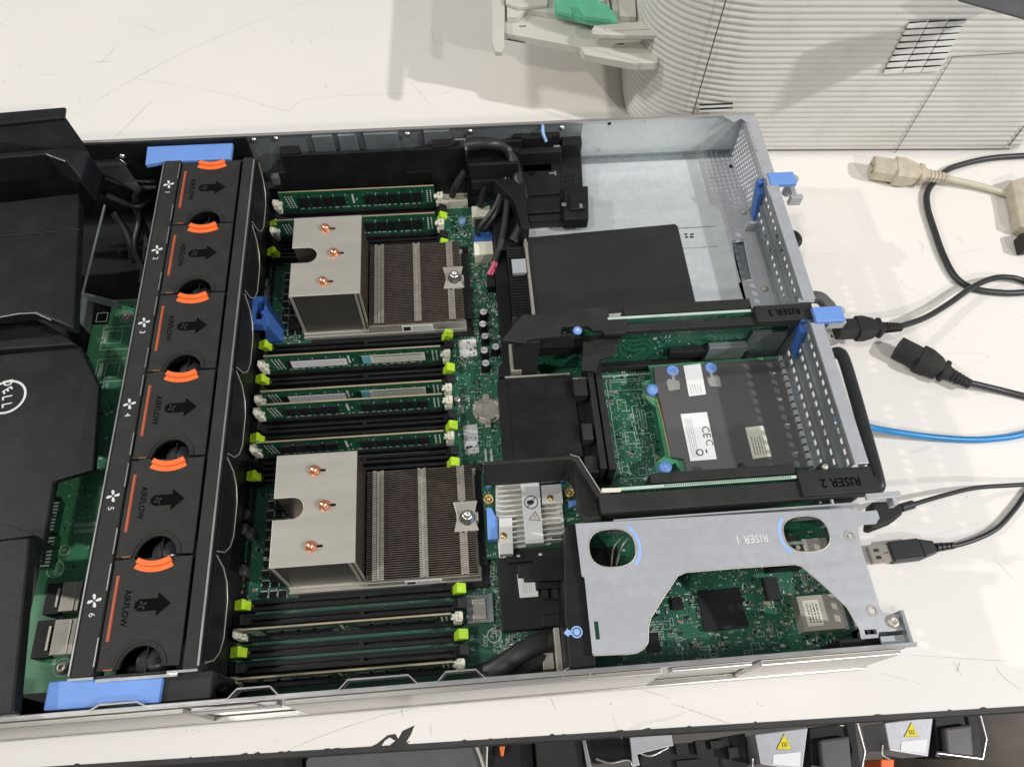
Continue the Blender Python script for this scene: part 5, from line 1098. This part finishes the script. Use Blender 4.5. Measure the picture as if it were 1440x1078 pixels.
q = MB(); q.box(0, -6.2, 2.2, 15, 6.2, 7, 0, T); q.box(3, 1.5, 7.02, 7, 3.8, 7.1, 1, T); q.box(3, -3.8, 7.02, 7, -1.5, 7.1, 1, T); q.box(10, -.4, 7.02, 13, .4, 7.1, 1, T); q.build('metal_shell', [M('usb_shell_steel', (0.36, 0.33, 0.29), 0.4, 0.3), ink], u2, 0.3)
q = MB(); q.box(14.6, -7.6, 0.6, 38, 7.6, 9, 0, T); q.hexa([tuple(T @ Vector(p)) for p in ((38, -7, .8), (49, -4.5, 1), (49, 4.5, 1), (38, 7, .8))], [tuple(T @ Vector(p)) for p in ((38, -7, 8.8), (49, -4.5, 8), (49, 4.5, 8), (38, 7, 8.8))]); q.build('plug_body', cabm, u2, 1.2)
q = MB()
for i in range(4): q.tube([tuple(T @ Vector((51 + i * 3.6, 0, 4.4))), tuple(T @ Vector((53.4 + i * 3.6, 0, 4.4)))], 3.2 - i * .2, 0, 10, 0)
q.tube([tuple(T @ Vector((48, 0, 4.4)))] + cz([(1342, 767, 4), (1377, 756, 3), (1404, 741, 3), (1427, 716, 3), (1446, 690, 2.4), (1475, 660, 2), (1530, 640, 2)]), 1.8, 0, 10); q.build('cable', cabm, u2)

# ================================================================== THINGS BELOW THE TABLE EDGE
zb = -120
eq = thing('rack_server', 'black server with grey lid lying below the table edge, left part', 'server', (300, -90, -200), 'equipment below the table edge')
def low(pts, z1, z0, nm, mt, par, bev=.8): k = MB(); k.prism(P(pts, z1), z0, z1); return k.build(nm, mt, par, bev)
low([(430, 1070), (440, 1052), (675, 1040), (680, 1140), (430, 1150)], zb, zb - 60, 'lid', dgrey, eq)
low([(120, 1068), (425, 1050), (428, 1150), (110, 1160)], zb - 20, zb - 60, 'body', blkd, eq)
k = MB(); k.tube([(*at(a, b_, zb + 2), zb + 2) for a, b_ in ((668, 1045), (675, 1062), (682, 1085))], 1.6, 0, 6, 0); k.tube([(*at(685, 1045, zb + 2), zb + 2), (*at(684, 1080, zb + 2), zb + 2)], 1.0, 0, 6, 0); k.build('metal_edge', nick, eq)
e2 = thing('rack_server', 'black server with orange tab lying below the table edge, middle part', 'server', (480, -90, -200), 'equipment below the table edge')
low([(684, 1035), (748, 1030), (756, 1150), (690, 1150)], zb - 12, zb - 60, 'body', blk, e2)
low([(752, 1038), (818, 1032), (826, 1150), (760, 1150)], zb, zb - 60, 'bay', blk2, e2)
low([(702, 1049), (710, 1048), (708, 1062), (704, 1062)], zb + 3, zb - 11, 'release_tab', orange, e2, .4)
low([(818, 1034), (822, 1034), (832, 1078), (826, 1080)], zb + 6, zb - 20, 'metal_edge', chrome, e2, .3)
low([(826, 1038), (884, 1030), (890, 1068), (834, 1074)], zb + 3, zb - 20, 'glossy_cover', M('glossy_black', (0.012, 0.012, 0.013), 0.12), e2, 1.5)
low([(886, 1036), (944, 1031), (947, 1048), (936, 1050), (896, 1060), (900, 1075), (890, 1078)], zb + 8, zb + 4, 'metal_cover', steel, e2, .4)
low([(902, 1052), (945, 1048), (1048, 1030), (1060, 1150), (900, 1150)], zb - 6, zb - 60, 'tray', blkd, e2)
def psu(label, ox, oy, s_):
    g = thing('power_supply', label, 'power supply', (*at(ox + 40, oy + 30, zb), zb - 60), 'silver power supplies below the table edge')
    o = lambda p: [(ox + a * s_, oy + b_ * s_) for a, b_ in p]
    low(o([(0, 4), (78, -6), (70, 58), (8, 48)]), zb + 12, zb - 30, 'label_face', steel, g)
    k = MB(); tri = P(o([(32, 26), (54, 26), (43, 4)]), zb + 12.6); k.prism(tri, zb + 12.1, zb + 12.6, 0)
    cx__ = sum(p[0] for p in tri) / 3; cy__ = sum(p[1] for p in tri) / 3; ti = [(cx__ + (p[0] - cx__) * 1.06, cy__ + (p[1] - cy__) * 1.06) for p in tri]; k.plate(ti, [tri], zb + 12.5, .4, 1)
    for i in (-1, 0, 1): k.box(cx__ + i * 1.6 - .3, cy__ - 2, zb + 12.62, cx__ + i * 1.6 + .3, cy__ + 1.5, zb + 12.7, 1)
    k.build('warning_triangle', [yell, ink], g)
    low(o([(27, 34), (68, 30), (66, 52), (26, 48)]), zb + 12.4, zb + 12.05, 'label_sticker', white, g, 0)
    low(o([(80, -6), (148, -14), (158, 60), (84, 60)]), zb + 6, zb - 30, 'fan_end', blk, g)
    low(o([(96, 12), (140, 6), (144, 58), (100, 58)]), zb + 14, zb + 6.2, 'glossy_socket', nicg, g, 2)
    k = MB(); k.tube([(*at(*o([p])[0], zb + 14), zb + 14) for p in ((84, 58), (84, 52), (156, 62), (162, 30), (150, -16))], 1.3, 0, 8, 0); k.tube([(*at(*o([p])[0], zb + 14), zb + 14) for p in ((-4, 40), (-4, 56), (8, 62))], 1.0, 0, 8, 0); k.build('wire_handle', chrome, g)
    low(o([(-6, 62), (16, 62), (14, 90), (-6, 90)]), zb + 10, zb - 20, 'release_tab', orange, g, 1)
psu('silver power supply with yellow warning triangle below the table edge, left of the pair', 1062, 1028, .95)
psu('silver power supply with yellow warning triangle below the table edge, right of the pair', 1244, 1012, .88)
k = MB()
for i in range(12): k.box(*at(452 + i * 17, 1058 - i * 1.1, zb + 1), zb + .1, at(462 + i * 17, 1058 - i * 1.1, zb + 1)[0], at(452 + i * 17, 1054 - i * 1.1, zb + 1)[1], zb + 1)
k.build('lid_ribs', blk, eq)
k = MB()
for (a, b_, ww, hh, zz) in ((905, 1040, 7, 7, 6), (930, 1037, 5, 5, 9), (960, 1052, 10, 8, 4), (985, 1050, 8, 10, 8), (1010, 1046, 12, 6, 5), (1030, 1058, 8, 8, 10), (910, 1068, 10, 6, 2), (970, 1072, 20, 5, 4)):
    c = at(a, b_, zb); k.box(c[0] - ww / 2, c[1] - hh / 2, zb - 6, c[0] + ww / 2, c[1] + hh / 2, zb + zz - 6)
k.build('tray_blocks', blk2, e2, .5)
k = MB(); k.tube([(*at(a, b_, zb + 4), zb + 4) for a, b_ in ((896, 1040), (898, 1056), (915, 1062), (940, 1050))], .9, 0, 6); k.tube([(*at(a, b_, zb + 6), zb + 6) for a, b_ in ((838, 1066), (858, 1072), (884, 1068), (890, 1080))], 1.0, 0, 6); k.build('wire_clip', chrome, e2)
bxk = thing('cardboard_box', 'brown cardboard box in the lower right corner under the table edge', 'box', (760, -120, -300))
low([(1340, 1040), (1520, 1030), (1520, 1160), (1340, 1160)], zb - 30, zb - 160, 'body', brown, bxk, 1)
bg_ = MB(); bg_.lathe(*at(1425, 1010, zb), [(70, zb - 80), (62, zb - 30), (45, zb - 6), (20, zb + 2), (0.01, zb + 3)], 0, 24); tag(bg_.build('packing_bag', M('brown_grey_plastic_film', (0.11, 0.09, 0.075), 0.7, var=.4, ns=30)), 'crumpled brown grey bag at the lower right under the table edge', 'bag')
